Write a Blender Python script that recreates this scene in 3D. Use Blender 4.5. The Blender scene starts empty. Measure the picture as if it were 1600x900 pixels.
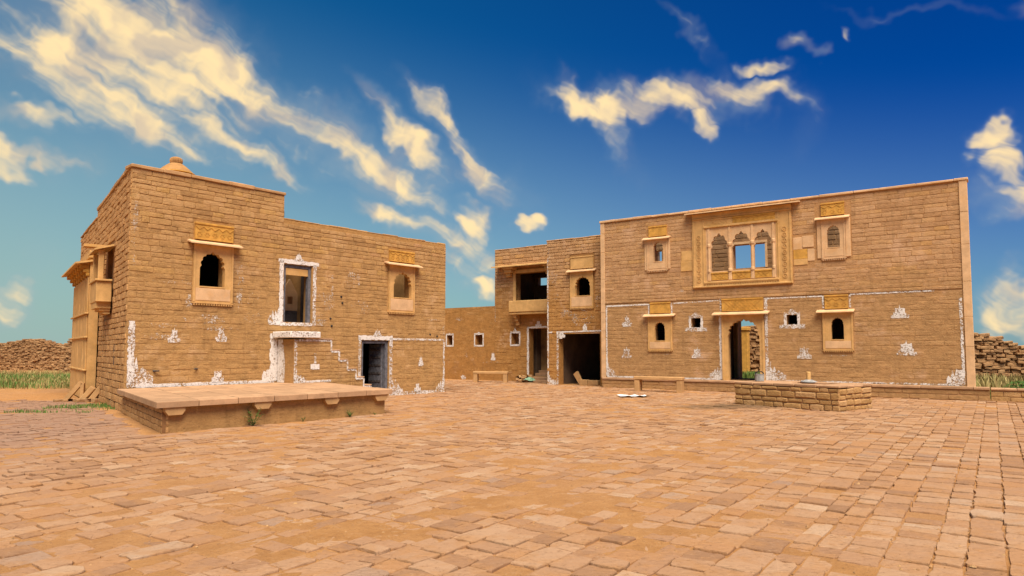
import bpy, bmesh, math, random
import numpy as np
from mathutils import Vector, Matrix
random.seed(7)
SC = bpy.context.scene
COL = SC.collection
R = math.radians

# ------------------------------------------------------------------ camera
cd = bpy.data.cameras.new('camera')
cd.lens = 24.0; cd.sensor_width = 36.0; cd.shift_y = 0.0175
cd.clip_start = 0.05; cd.clip_end = 6000
cam = bpy.data.objects.new('camera', cd); COL.objects.link(cam)
CAM = Vector((0, 0, 1.6))
cam.location = CAM; cam.rotation_euler = (R(90) + math.atan(.0646), 0, 0)
SC.camera = cam

# ------------------------------------------------------------------ world
SUN_EL, SUN_AZ = R(60), R(166)          # azimuth measured clockwise from +Y: behind the camera, to the right
w = bpy.data.worlds.new('World'); SC.world = w; w.use_nodes = True
nt = w.node_tree; nt.nodes.clear()
def N(tree, typ, **kw):
    n = tree.nodes.new(typ)
    for k, v in kw.items():
        setattr(n, k, v)
    return n
def LK(tree, a, b): tree.links.new(a, b)
def math_n(tree, op, a, b=None, clamp=False):
    n = N(tree, 'ShaderNodeMath', operation=op); n.use_clamp = clamp
    for i, v in enumerate((a, b)):
        if v is None: continue
        if isinstance(v, (int, float)): n.inputs[i].default_value = v
        else: LK(tree, v, n.inputs[i])
    return n.outputs[0]
def vmath(tree, op, a, b=None, scale=None):
    n = N(tree, 'ShaderNodeVectorMath', operation=op)
    for i, v in enumerate((a, b)):
        if v is None: continue
        if isinstance(v, (tuple, list)): n.inputs[i].default_value = v
        else: LK(tree, v, n.inputs[i])
    if scale is not None:
        if isinstance(scale, (int, float)): n.inputs['Scale'].default_value = scale
        else: LK(tree, scale, n.inputs['Scale'])
    return n.outputs['Value'] if op in ('LENGTH', 'DOT_PRODUCT', 'DISTANCE') else n.outputs[0]
def maprange(tree, v, a, b, c, d, smooth=True):
    n = N(tree, 'ShaderNodeMapRange'); n.interpolation_type = 'SMOOTHSTEP' if smooth else 'LINEAR'
    LK(tree, v, n.inputs[0])
    for i, q in enumerate((a, b, c, d)): n.inputs[1 + i].default_value = q
    return n.outputs[0]
def mixc(tree, fac, a, b, blend='MIX'):
    n = N(tree, 'ShaderNodeMix', data_type='RGBA', blend_type=blend)
    for s, v in ((n.inputs[0], fac), (n.inputs[6], a), (n.inputs[7], b)):
        if isinstance(v, (int, float)): s.default_value = v
        elif isinstance(v, (tuple, list)): s.default_value = (*v[:3], 1)
        else: LK(tree, v, s)
    return n.outputs[2]
def noise(tree, vec, scale, detail=4, rough=.55, dist=0.0, dim='3D'):
    n = N(tree, 'ShaderNodeTexNoise', noise_dimensions=dim); n.inputs['Scale'].default_value = scale
    n.inputs['Detail'].default_value = detail; n.inputs['Roughness'].default_value = rough
    n.inputs['Distortion'].default_value = dist
    if vec is not None: LK(tree, vec, n.inputs['Vector'])
    return n
tc = N(nt, 'ShaderNodeTexCoord')
sky = N(nt, 'ShaderNodeTexSky', sky_type='NISHITA')
sky.sun_disc = False; sky.sun_elevation = SUN_EL; sky.sun_rotation = SUN_AZ
sky.air_density = 1.0; sky.dust_density = 0.6; sky.ozone_density = 3.0; sky.altitude = 200
sp = N(nt, 'ShaderNodeSeparateXYZ'); LK(nt, tc.outputs['Generated'], sp.inputs[0])
den = math_n(nt, 'MAXIMUM', math_n(nt, 'ADD', sp.outputs[1], 1.0), .05)
cb = N(nt, 'ShaderNodeCombineXYZ')
LK(nt, math_n(nt, 'DIVIDE', sp.outputs[0], den), cb.inputs[0]); LK(nt, math_n(nt, 'DIVIDE', sp.outputs[2], den), cb.inputs[1])
S = cb.outputs[0]                                   # stereographic coordinates of the sky direction
n1 = noise(nt, S, 16, 2, .6, dim='2D'); n2 = noise(nt, S, 60, 2, .65, dim='2D')
wv = vmath(nt, 'ADD', vmath(nt, 'SCALE', vmath(nt, 'SUBTRACT', n1.outputs['Color'], (.5, .5, .5)), scale=.046),
           vmath(nt, 'SCALE', vmath(nt, 'SUBTRACT', n2.outputs['Color'], (.5, .5, .5)), scale=.014))
SW = vmath(nt, 'ADD', S, wv)
CLOUDS = [(-0.2517, 0.2091, 0.0645, 0.0343, -0.389, 1.0), (-0.2078, 0.1906, 0.0523, 0.0212, -0.495, 1.0), (-0.167, 0.172, 0.0596, 0.0162, -0.556, 0.95), (-0.1328, 0.1517, 0.0574, 0.0146, -0.56, 0.9), (-0.0927, 0.1318, 0.0409, 0.012, -0.474, 0.85), (-0.2669, 0.177, 0.0644, 0.0112, -0.553, 0.8), (-0.2094, 0.152, 0.0535, 0.0071, -0.453, 0.75), (-0.2451, 0.1559, 0.0927, 0.0241, -0.418, 0.45), (-0.3082, 0.2023, 0.0312, 0.0246, -0.075, 0.5), (-0.0886, 0.1621, 0.0335, 0.0078, -0.772, 0.8), (-0.0697, 0.1423, 0.0273, 0.0083, -0.686, 0.6), (-0.0465, 0.1585, 0.0365, 0.0079, -0.771, 0.8), (-0.021, 0.1292, 0.0348, 0.014, -0.778, 0.55), (-0.0816, 0.0939, 0.0369, 0.0065, -0.429, 0.75), (-0.0445, 0.079, 0.0468, 0.0141, -0.521, 0.6), (-0.0305, 0.0921, 0.015, 0.0131, 0.004, 0.95), (0.0066, 0.0908, 0.008, 0.0051, 0.345, 0.9), (-0.0178, 0.0445, 0.0103, 0.0056, 0.001, 0.9), (-0.3027, 0.1508, 0.0251, 0.0067, -0.007, 0.75), (-0.3321, 0.1295, 0.0075, 0.0098, 0.094, 0.8), (-0.3089, 0.1288, 0.0146, 0.0042, -0.231, 0.6), (-0.3276, 0.028, 0.0148, 0.0139, -0.402, 0.9), (-0.295, 0.1215, 0.0292, 0.0094, -0.131, 0.35), (-0.3136, 0.0621, 0.0213, 0.0169, -0.17, 0.35), (-0.0375, 0.05, 0.0328, 0.0187, -0.347, 0.4), (0.1099, 0.1787, 0.0591, 0.0115, -0.049, 0.95), (0.0669, 0.1782, 0.0164, 0.0116, -0.026, 1.0), (0.1408, 0.1799, 0.0298, 0.0106, 0.085, 0.75), (0.171, 0.1782, 0.0171, 0.0069, -0.151, 0.6), (0.1316, 0.1628, 0.0088, 0.0062, -0.044, 0.8), (0.0579, 0.1651, 0.0509, 0.009, -0.732, 0.5), (0.0416, 0.1831, 0.0249, 0.0045, -1.116, 0.45), (0.1238, 0.2277, 0.0337, 0.0045, -0.7, 0.5), (0.1787, 0.1948, 0.0146, 0.0046, -0.277, 0.75), (0.2, 0.2066, 0.0103, 0.0048, -0.421, 0.75), (0.2155, 0.1966, 0.0064, 0.0038, -0.086, 0.7), (0.2277, 0.2176, 0.0054, 0.0031, -0.436, 0.7), (0.201, 0.1591, 0.0139, 0.0174, -0.067, 0.25), (0.3239, 0.1397, 0.0098, 0.0092, 0.333, 0.8), (0.3203, 0.1183, 0.0116, 0.0125, -0.084, 0.85), (0.3242, 0.0985, 0.0201, 0.0109, -0.073, 0.85), (0.3176, 0.0843, 0.0123, 0.0059, -0.06, 0.6), (0.3296, 0.0279, 0.0177, 0.0182, 0.604, 0.9), (0.3183, 0.0239, 0.0082, 0.0067, -0.017, 0.5), (0.3236, 0.2187, 0.0108, 0.0044, -0.422, 0.6), (0.2636, 0.2256, 0.0444, 0.0035, -0.221, 0.35), (0.3307, 0.0572, 0.0067, 0.0059, -0.043, 0.5)]
acc = None
for cx_, cy_, ha, hb, an, wt in CLOUDS:
    mp = N(nt, 'ShaderNodeMapping', vector_type='TEXTURE')
    mp.inputs['Location'].default_value = (cx_, cy_, 0); mp.inputs['Rotation'].default_value = (0, 0, an)
    mp.inputs['Scale'].default_value = (ha * 1.85, hb * 2.15, 1)
    LK(nt, SW, mp.inputs['Vector'])
    v = maprange(nt, vmath(nt, 'LENGTH', mp.outputs[0]), 0.0, 1.0, wt, 0.0)
    acc = v if acc is None else math_n(nt, 'MAXIMUM', acc, v) if wt > .7 else math_n(nt, 'ADD', acc, math_n(nt, 'MULTIPLY', v, .8))
# the same broken cloud cover goes on round the rest of the sky
g = noise(nt, tc.outputs['Generated'], 2.6, 4, .6, 0)
gm = maprange(nt, g.outputs['Fac'], .54, .74, 0, .9)
rim = maprange(nt, vmath(nt, 'LENGTH', S), .40, .62, 0, 1)
acc = math_n(nt, 'ADD', acc, math_n(nt, 'MULTIPLY', gm, rim))
mpk = N(nt, 'ShaderNodeMapping', vector_type='TEXTURE'); mpk.inputs['Rotation'].default_value = (0, 0, -.56); mpk.inputs['Scale'].default_value = (.125, .017, 1)
LK(nt, vmath(nt, 'ADD', S, vmath(nt, 'SCALE', wv, scale=.45)), mpk.inputs['Vector'])
stk = noise(nt, mpk.outputs[0], 1.0, 3, .52, dim='2D')
flf = noise(nt, SW, 30, 3, .6, dim='2D')
ero = math_n(nt, 'ADD', math_n(nt, 'MULTIPLY', math_n(nt, 'SUBTRACT', stk.outputs['Fac'], .5), 1.9), math_n(nt, 'MULTIPLY', math_n(nt, 'SUBTRACT', flf.outputs['Fac'], .5), 1.2))
dens = math_n(nt, 'MULTIPLY', math_n(nt, 'ADD', math_n(nt, 'MULTIPLY', acc, .90), math_n(nt, 'MULTIPLY', ero, .72)), maprange(nt, acc, .0, .45, 0, 1))
alpha = math_n(nt, 'MAXIMUM', maprange(nt, dens, .02, 1.15, 0, .95), maprange(nt, acc, .02, .75, 0, .26))
core = maprange(nt, dens, .22, .98, 0, 1)
shade = noise(nt, SW, 26, 2, .6, dim='2D')
ccol = mixc(nt, core, (.29, .35, .38), (.84, .63, .33))
ccol = mixc(nt, maprange(nt, shade.outputs['Fac'], .48, .68, 0, .7), ccol, (.47, .39, .31))
# sky: the physical sky, deepened like the photograph's polarised blue, with dusty air low down and to the left
hs = N(nt, 'ShaderNodeHueSaturation'); hs.inputs['Saturation'].default_value = 1.30; hs.inputs['Value'].default_value = 1.0
skm = vmath(nt, 'SCALE', sky.outputs[0], scale=.10)
gmn = N(nt, 'ShaderNodeGamma'); gmn.inputs[1].default_value = 1.12; LK(nt, skm, gmn.inputs[0])
LK(nt, gmn.outputs[0], hs.inputs['Color'])
el = sp.outputs[2]
side = maprange(nt, sp.outputs[0], -.62, .62, 1, 0)
deep = mixc(nt, side, (.004, .32, .66), (.22, .80, .76))
base = mixc(nt, 1.0, hs.outputs[0], deep, 'MULTIPLY')
hz = math_n(nt, 'MULTIPLY', maprange(nt, math_n(nt, 'ADD', el, math_n(nt, 'MULTIPLY', sp.outputs[0], .17)), -.14, .44, 1, 0), .96)
base = mixc(nt, hz, base, (.26, .355, .335))
fin = mixc(nt, alpha, base, ccol)
bg = N(nt, 'ShaderNodeBackground'); LK(nt, fin, bg.inputs[0]); bg.inputs[1].default_value = .82
w.cycles.sampling_method = 'MANUAL'; w.cycles.sample_map_resolution = 256
wo = N(nt, 'ShaderNodeOutputWorld'); LK(nt, bg.outputs[0], wo.inputs[0])

# ------------------------------------------------------------------ sun
sl = bpy.data.lights.new('sun', 'SUN'); sl.energy = 5.0; sl.angle = R(45); sl.color = (1.0, .90, .76)
so = bpy.data.objects.new('sun', sl); COL.objects.link(so)
sd = Vector((math.sin(SUN_AZ) * math.cos(SUN_EL), math.cos(SUN_AZ) * math.cos(SUN_EL), math.sin(SUN_EL)))
so.rotation_euler = sd.to_track_quat('Z', 'Y').to_euler(); so.location = (5, -10, 30)
vs = SC.view_settings; vs.view_transform = 'Standard'; vs.look = 'None'; vs.exposure = 0.7; vs.gamma = 1.0
vs.use_curve_mapping = False
SC.cycles.max_bounces = 5; SC.cycles.diffuse_bounces = 3; SC.cycles.glossy_bounces = 1; SC.cycles.transmission_bounces = 0; SC.cycles.transparent_max_bounces = 6
SC.cycles.caustics_reflective = False; SC.cycles.caustics_refractive = False

# ------------------------------------------------------------------ materials
MATS = {}
def warm(c): return (c[0] * 1.02, c[1] * 1.0, c[2] * .92)
def new_mat(name):
    m = bpy.data.materials.new(name); m.use_nodes = True; t = m.node_tree; t.nodes.clear()
    o = N(t, 'ShaderNodeOutputMaterial'); b = N(t, 'ShaderNodeBsdfPrincipled'); LK(t, b.outputs[0], o.inputs[0])
    b.inputs['Roughness'].default_value = .92
    try: b.inputs['Specular IOR Level'].default_value = .15
    except Exception: pass
    return m, t, b, o
def ramp(t, fac, stops):
    r = N(t, 'ShaderNodeValToRGB'); e = r.color_ramp.elements
    while len(e) < len(stops): e.new(.5)
    for i, (p, c) in enumerate(stops): e[i].position = p; e[i].color = (*c, 1)
    LK(t, fac, r.inputs[0]); return r.outputs[0]
def rnd_piece(t):
    oi = N(t, 'ShaderNodeObjectInfo'); ge = N(t, 'ShaderNodeNewGeometry')
    return math_n(t, 'FRACT', math_n(t, 'ADD', oi.outputs['Random'], ge.outputs['Random Per Island'])), ge
def add_bump(t, b, h, strength=.4, dist=.01):
    bp = N(t, 'ShaderNodeBump'); bp.inputs['Strength'].default_value = strength; bp.inputs['Distance'].default_value = dist
    LK(t, h, bp.inputs['Height']); LK(t, bp.outputs[0], b.inputs['Normal'])
def stone_mat(name, stops, mud, mud_lo, mud_hi, mudmax=.9, rough_scale=1.0, pervar=1.0):
    """coursed stone; a mud wash (real coat, brown) covers it from mud_lo upwards to mud_hi, patchily"""
    stops = [(p, warm(c)) for p, c in stops]; mud = warm(mud)
    m, t, b, o = new_mat(name)
    rp, ge = rnd_piece(t)
    pos = ge.outputs['Position']
    col = ramp(t, rp, stops)
    big = noise(t, pos, .55, 4, .6); mid = noise(t, pos, 3.5, 6, .65); fine = noise(t, pos, 38, 5, .7)
    col = mixc(t, .42, col, ramp(t, mid.outputs['Fac'], [(.25, tuple(c * .50 for c in stops[0][1])), (.5, stops[1][1]), (.75, stops[-1][1])]))
    sx = N(t, 'ShaderNodeSeparateXYZ'); LK(t, pos, sx.inputs[0])
    zz = math_n(t, 'ADD', sx.outputs[2], math_n(t, 'MULTIPLY', math_n(t, 'SUBTRACT', big.outputs['Fac'], .5), 3.2))
    zz = math_n(t, 'ADD', zz, math_n(t, 'MULTIPLY', math_n(t, 'SUBTRACT', mid.outputs['Fac'], .5), 1.6))
    mf = maprange(t, zz, mud_lo, mud_hi, mudmax, .10)
    mcol = mixc(t, maprange(t, mid.outputs['Fac'], .3, .7, 0, 1), tuple(c * .82 for c in mud), tuple(min(1, c * 1.16) for c in mud))
    # horizontal smears of the hand-laid wash
    mp = N(t, 'ShaderNodeMapping'); mp.inputs['Scale'].default_value = (1.3, 1.3, 11); LK(t, pos, mp.inputs[0])
    sm = noise(t, mp.outputs[0], 2.2, 6, .7)
    mcol = mixc(t, maprange(t, sm.outputs['Fac'], .40, .72, 0, .65), mcol, tuple(min(1, c * q) for c, q in zip(mud, (1.35, 1.38, 1.5))))
    worn = maprange(t, sm.outputs['Fac'], .60, .68, 1, .45)
    col = mixc(t, math_n(t, 'MULTIPLY', mf, worn), col, mcol)
    col = mixc(t, maprange(t, fine.outputs['Fac'], .30, .46, .45, 0), col, tuple(c * .35 for c in mud))
    mq = N(t, 'ShaderNodeMapping'); mq.inputs['Scale'].default_value = (1, 1, 2.3); LK(t, pos, mq.inputs[0])
    pit = noise(t, mq.outputs[0], 8.5, 9, .78)
    col = mixc(t, maprange(t, pit.outputs['Fac'], .34, .47, .62, 0), col, tuple(c * .42 for c in mud))
    col = mixc(t, maprange(t, pit.outputs['Fac'], .55, .68, 0, .55), col, tuple(min(1, c * q) for c, q in zip(stops[-2][1], (1.22, 1.28, 1.5))))
    # old rain streaks, bleached and grimy patches
    ms = N(t, 'ShaderNodeMapping'); ms.inputs['Scale'].default_value = (2.6, 2.6, .30); LK(t, pos, ms.inputs[0])
    rs = noise(t, ms.outputs[0], 1.5, 6, .68); pa = noise(t, pos, 1.15, 5, .62)
    col = mixc(t, maprange(t, rs.outputs['Fac'], .54, .72, 0, .42), col, tuple(c * q for c, q in zip(mud, (.55, .53, .52))))
    col = mixc(t, maprange(t, pa.outputs['Fac'], .54, .72, 0, .45), col, tuple(min(1, c * q) for c, q in zip(stops[-3][1], (1.15, 1.22, 1.45))))
    vo = N(t, 'ShaderNodeTexVoronoi'); vo.inputs['Scale'].default_value = 24; LK(t, pos, vo.inputs['Vector'])
    LK(t, col, b.inputs['Base Color'])
    h = math_n(t, 'ADD', math_n(t, 'MULTIPLY', mid.outputs['Fac'], .8), math_n(t, 'MULTIPLY', fine.outputs['Fac'], .5))
    h = math_n(t, 'ADD', h, math_n(t, 'MULTIPLY', vo.outputs['Distance'], .25))
    h = math_n(t, 'ADD', h, math_n(t, 'MULTIPLY', pit.outputs['Fac'], .7))
    add_bump(t, b, h, .6, .03 * rough_scale)
    MATS[name] = m; return m
def plain_mat(name, c, var=.25, scale=4, bump=.25, rough=.9, piece=.0, stain=None):
    m, t, b, o = new_mat(name)
    rp, ge = rnd_piece(t); pos = ge.outputs['Position']
    a = noise(t, pos, scale, 6, .62); f = noise(t, pos, scale * 11, 4, .6)
    col = mixc(t, maprange(t, a.outputs['Fac'], .28, .72, 0, 1), tuple(x * (1 - var) for x in c), tuple(min(1, x * (1 + var)) for x in c))
    if piece: col = mixc(t, math_n(t, 'MULTIPLY', rp, piece), col, tuple(x * .55 for x in c))
    if stain is not None:
        s = noise(t, pos, 1.4, 7, .7)
        col = mixc(t, maprange(t, s.outputs['Fac'], .50, .70, 0, .75), col, stain)
    col = mixc(t, maprange(t, f.outputs['Fac'], .30, .45, .30, 0), col, tuple(x * .45 for x in c))
    LK(t, col, b.inputs['Base Color']); b.inputs['Roughness'].default_value = rough
    add_bump(t, b, math_n(t, 'ADD', a.outputs['Fac'], math_n(t, 'MULTIPLY', f.outputs['Fac'], .5)), bump, .012)
    MATS[name] = m; return m
def wash_mat(name, c, thr):
    m, t, b, o = new_mat(name)
    ge = N(t, 'ShaderNodeNewGeometry'); pos = ge.outputs['Position']
    a = noise(t, pos, 19, 7, .8); g_ = noise(t, pos, 2.0, 3, .6)
    v = math_n(t, 'ADD', a.outputs['Fac'], math_n(t, 'MULTIPLY', math_n(t, 'SUBTRACT', g_.outputs['Fac'], .5), .35))
    al = maprange(t, v, thr, thr + .05, 0, 1)
    f = noise(t, pos, 30, 4, .6)
    col = mixc(t, maprange(t, f.outputs['Fac'], .35, .7, 0, 1), tuple(x * .82 for x in c), c)
    LK(t, col, b.inputs['Base Color'])
    tr = N(t, 'ShaderNodeBsdfTransparent'); mx = N(t, 'ShaderNodeMixShader')
    LK(t, al, mx.inputs[0]); LK(t, tr.outputs[0], mx.inputs[1]); LK(t, b.outputs[0], mx.inputs[2]); LK(t, mx.outputs[0], o.inputs[0])
    MATS[name] = m; return m
OCH = [(0, (.30, .165, .070)), (.22, (.38, .215, .088)), (.5, (.45, .262, .110)), (.75, (.50, .305, .145)), (.9, (.52, .30, .085)), (1, (.44, .245, .125))]
stone_mat('house_stone', OCH, (.355, .202, .080), 2.6, 5.6)
stone_mat('house_mud', [(0, (.36, .19, .065)), (.5, (.42, .23, .085)), (1, (.46, .26, .10))], (.350, .199, .078), 2.6, 5.6)
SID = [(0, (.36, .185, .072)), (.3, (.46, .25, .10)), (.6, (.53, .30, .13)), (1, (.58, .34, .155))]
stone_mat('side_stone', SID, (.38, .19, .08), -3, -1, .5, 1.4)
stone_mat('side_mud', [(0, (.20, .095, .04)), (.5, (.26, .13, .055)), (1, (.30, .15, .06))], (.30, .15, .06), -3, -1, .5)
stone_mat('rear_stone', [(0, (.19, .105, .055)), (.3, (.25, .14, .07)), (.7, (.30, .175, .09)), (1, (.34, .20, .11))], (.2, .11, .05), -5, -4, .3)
PNK = [(0, (.36, .195, .096)), (.25, (.43, .245, .122)), (.55, (.49, .288, .150)), (.8, (.54, .330, .185)), (.92, (.54, .30, .105)), (1, (.40, .23, .14))]
stone_mat('mansion_stone', PNK, (.345, .196, .084), 2.9, 4.7)
stone_mat('mansion_mud', [(0, (.40, .21, .09)), (.5, (.46, .25, .11)), (1, (.50, .28, .13))], (.340, .193, .083), 2.9, 4.7)
stone_mat('annex_stone', PNK, (.36, .178, .052), 3.4, 5.4)
stone_mat('annex_mud', [(0, (.26, .13, .05)), (.5, (.31, .16, .06)), (1, (.36, .19, .08))], (.355, .172, .050), 3.4, 5.4)
RUB = [(0, (.23, .125, .060)), (.3, (.34, .185, .086)), (.6, (.43, .245, .115)), (1, (.52, .33, .17))]
stone_mat('rubble_stone', RUB, (.3, .16, .07), -5, -4, .3, 1.6)
WEL = [(0, (.33, .18, .070)), (.4, (.41, .23, .090)), (.7, (.48, .28, .12)), (1, (.52, .32, .17))]
stone_mat('well_stone', WEL, (.4, .22, .08), -5, -4, .3, 1.2)
plain_mat('carved_yellow', (.56, .325, .120), .16, 3, .3, stain=(.50, .27, .075))
plain_mat('carved_pink', (.60, .375, .195), .14, 3, .3, stain=(.58, .32, .13))
plain_mat('carved_orange', (.52, .27, .055), .22, 5, .5, stain=(.42, .21, .05))
plain_mat('coping_stone', (.50, .285, .125), .22, 3, .35, piece=.4)
plain_mat('finial_stone', (.36, .185, .065), .2, 5, .3)
plain_mat('slab_stone', (.44, .255, .135), .20, 3, .3, piece=.45)
plain_mat('slab_edge', (.47, .268, .112), .15, 3, .3, piece=.2)
plain_mat('plinth_stone', (.40, .215, .095), .22, 3, .4, piece=.4)
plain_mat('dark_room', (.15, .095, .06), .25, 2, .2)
plain_mat('inner_plaster', (.36, .20, .075), .3, 2, .3, stain=(.13, .08, .05))
plain_mat('old_wood', (.085, .070, .065), .4, 9, .5, rough=.75, piece=.5)
plain_mat('blue_wood', (.12, .115, .125), .4, 9, .5, rough=.75)
plain_mat('iron', (.03, .028, .028), .3, 12, .3, rough=.6)
plain_mat('grey_metal', (.30, .29, .27), .35, 14, .2, rough=.5)
plain_mat('white_sheet', (.70, .66, .62), .12, 8, .2)
plain_mat('green_plastic', (.20, .34, .22), .3, 9, .2, rough=.6)
plain_mat('dirt', (.40, .215, .085), .25, 1.2, .5)
wash_mat('whitewash', (.76, .70, .635), .472)
wash_mat('whitewash_solid', (.76, .69, .62), .412)
wash_mat('whitewash_thin', (.68, .61, .52), .565)
def leaf_mat(name, c0, c1):
    m, t, b, o = new_mat(name); rp, ge = rnd_piece(t)
    col = mixc(t, rp, c0, c1); LK(t, col, b.inputs['Base Color']); b.inputs['Roughness'].default_value = .7
    MATS[name] = m
leaf_mat('grass', (.06, .13, .022), (.17, .23, .055))
leaf_mat('dry_grass', (.22, .19, .06), (.40, .30, .12))
leaf_mat('leaf', (.035, .085, .012), (.09, .15, .03))

# ------------------------------------------------------------------ numpy value noise
def _h(i, j, s):
    v = np.sin(i * 127.1 + j * 311.7 + s * 74.7) * 43758.5453
    return v - np.floor(v)
def vnoise(x, y, s=0):
    x = np.asarray(x, float); y = np.asarray(y, float)
    i = np.floor(x); j = np.floor(y); a = x - i; b = y - j
    a = a * a * (3 - 2 * a); b = b * b * (3 - 2 * b)
    return (_h(i, j, s) * (1 - a) + _h(i + 1, j, s) * a) * (1 - b) + (_h(i, j + 1, s) * (1 - a) + _h(i + 1, j + 1, s) * a) * b
def fbm(x, y, s=0, o=4):
    v = 0; am = .5; tot = 0
    for k in range(o):
        v = v + am * vnoise(np.asarray(x) * 2 ** k, np.asarray(y) * 2 ** k, s + k * 13); tot += am; am *= .55
    return v / tot

# ------------------------------------------------------------------ mesh helpers
class MB:
    def __init__(s): s.v = []; s.f = []
    def add(s, vs, fs, M=None):
        o = len(s.v)
        s.v += [tuple(M @ Vector(q)) for q in vs] if M is not None else [tuple(q) for q in vs]
        s.f += [tuple(i + o for i in f) for f in fs]
    def box(s, x0, x1, y0, y1, z0, z1, M=None, jit=0, bev=0.0):
        if bev > 0: return s.bbox(x0, x1, y0, y1, z0, z1, bev, M, jit)
        r = lambda: random.uniform(-jit, jit) if jit else 0
        vs = [(x + r(), y + r(), z + r()) for z in (z0, z1) for y in (y0, y1) for x in (x0, x1)]
        s.add(vs, [(0, 2, 3, 1), (4, 5, 7, 6), (0, 1, 5, 4), (2, 6, 7, 3), (0, 4, 6, 2), (1, 3, 7, 5)], M)
    def bbox(s, x0, x1, y0, y1, z0, z1, b, M=None, jit=0):
        b = min(b, (x1 - x0) * .3, (y1 - y0) * .3, (z1 - z0) * .3)
        bm = bmesh.new(); bmesh.ops.create_cube(bm, size=1)
        for v in bm.verts:
            v.co = ((x0 + x1) / 2 + v.co.x * (x1 - x0), (y0 + y1) / 2 + v.co.y * (y1 - y0), (z0 + z1) / 2 + v.co.z * (z1 - z0))
            if jit: v.co += Vector([random.uniform(-jit, jit) for _ in range(3)])
        bmesh.ops.bevel(bm, geom=bm.edges[:], offset=b, segments=1, profile=.5, affect='EDGES')
        s.frombm(bm, M)
    def frombm(s, bm, M=None):
        bm.verts.index_update()
        s.add([v.co[:] for v in bm.verts], [tuple(v.index for v in f.verts) for f in bm.faces], M); bm.free()
    def prism(s, poly, y0, y1, M=None):          # outline in x,z, extruded along y
        n = len(poly)
        vs = [(x, y0, z) for x, z in poly] + [(x, y1, z) for x, z in poly]
        s.add(vs, [tuple(range(n - 1, -1, -1)), tuple(range(n, 2 * n))] + [(i, (i + 1) % n, (i + 1) % n + n, i + n) for i in range(n)], M)
    def plate(s, outer, holes, y0, y1, M=None):  # outline with holes in x,z, thickness y0..y1
        bm = bmesh.new(); es = []
        for lp in [outer] + holes:
            vv = [bm.verts.new((x, y0, z)) for x, z in lp]
            es += [bm.edges.new((vv[i], vv[(i + 1) % len(vv)])) for i in range(len(vv))]
        bmesh.ops.triangle_fill(bm, use_beauty=True, use_dissolve=False, edges=es)
        ret = bmesh.ops.extrude_face_region(bm, geom=bm.faces[:])
        for g_ in ret['geom']:
            if isinstance(g_, bmesh.types.BMVert): g_.co.y = y1
        bmesh.ops.recalc_face_normals(bm, faces=bm.faces[:])
        s.frombm(bm, M)
    def lathe(s, prof, seg=24, M=None, rib=0, ribn=0):
        vs = []; fs = []
        for r_, z in prof:
            for k in range(seg):
                a = 2 * math.pi * k / seg; rr = r_ * (1 + rib * (abs(math.cos(a * ribn / 2)) - .6)) if ribn else r_
                vs.append((rr * math.cos(a), rr * math.sin(a), z))
        for i in range(len(prof) - 1):
            for k in range(seg):
                fs.append((i * seg + k, i * seg + (k + 1) % seg, (i + 1) * seg + (k + 1) % seg, (i + 1) * seg + k))
        fs.append(tuple(range(seg - 1, -1, -1))); fs.append(tuple((len(prof) - 1) * seg + k for k in range(seg)))
        s.add(vs, fs, M)
    def mesh(s, name, mat):
        me = bpy.data.meshes.new(name); me.from_pydata(s.v, [], s.f); me.update()
        if mat: me.materials.append(MATS[mat])
        return me
    def build(s, name, mat, parent=None, loc=None, rz=0, smooth=False, **tags):
        me = s.mesh(name, mat)
        if smooth:
            for p_ in me.polygons: p_.use_smooth = True
        return link(name, me, parent, loc, rz, **tags)
def link(name, me, parent=None, loc=None, rz=0, **tags):
    o = bpy.data.objects.new(name, me); COL.objects.link(o)
    if parent is not None: o.parent = parent
    if loc is not None: o.location = loc
    if rz: o.rotation_euler = (0, 0, rz)
    for k, v in tags.items(): o[k] = v
    return o
def thing(name, label, cat, loc=(0, 0, 0), rz=0, group=None):
    o = link(name, None, None, loc, rz, label=label, category=cat)
    o.empty_display_size = .3
    if group: o['group'] = group
    return o
def wmat(o):
    M = Matrix.Translation(o.location) @ o.rotation_euler.to_matrix().to_4x4() @ Matrix.Diagonal((*o.scale, 1))
    return wmat(o.parent) @ M if o.parent else M

# ---- a stone: irregular outline, rounded arris; unit size, front at y=-1
def stone_unit(seed, jit=.055, ins=(.012, .045), ring=-.945, n_mid=1):
    rg = random.Random(seed)
    base = [(-.5, -.5), (.0, -.5), (.5, -.5), (.5, 0), (.5, .5), (0, .5), (-.5, .5), (-.5, 0)]
    out = []
    for i, (x, z) in enumerate(base):
        c = i % 2 == 0
        x2 = x * (1 - (rg.uniform(.0, .05) if c else 0)); z2 = z * (1 - (rg.uniform(.02, .16) if c else rg.uniform(-.04, .06)))
        out.append((x2 + rg.uniform(-.2, .2) * jit * (0 if c else 1) * (1 if z else .2), z2 + rg.uniform(-1, 1) * jit * .5))
    inn = [(x * (1 - ins[0] * 2) + rg.uniform(-.008, .008), z * (1 - ins[1] * 2) + rg.uniform(-.03, .03)) for x, z in out]
    n = 8; vs = [(x, 0, z) for x, z in out] + [(x, ring + rg.uniform(-.02, .02), z) for x, z in out] + [(x, -1 + rg.uniform(-.01, .03), z) for x, z in inn]
    vs.append((rg.uniform(-.15, .15), -1.01, rg.uniform(-.1, .1)))
    fs = []
    for i in range(n):
        j = (i + 1) % n
        fs += [(i, j, j + n, i + n), (i + n, j + n, j + 2 * n, i + 2 * n), (i + 2 * n, j + 2 * n, 3 * n)]
    return vs, fs
UNITS = [stone_unit(100 + i) for i in range(14)]
ROUGH = [stone_unit(300 + i, .16, (.05, .12), -.78) for i in range(14)]
_um = {}
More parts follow.
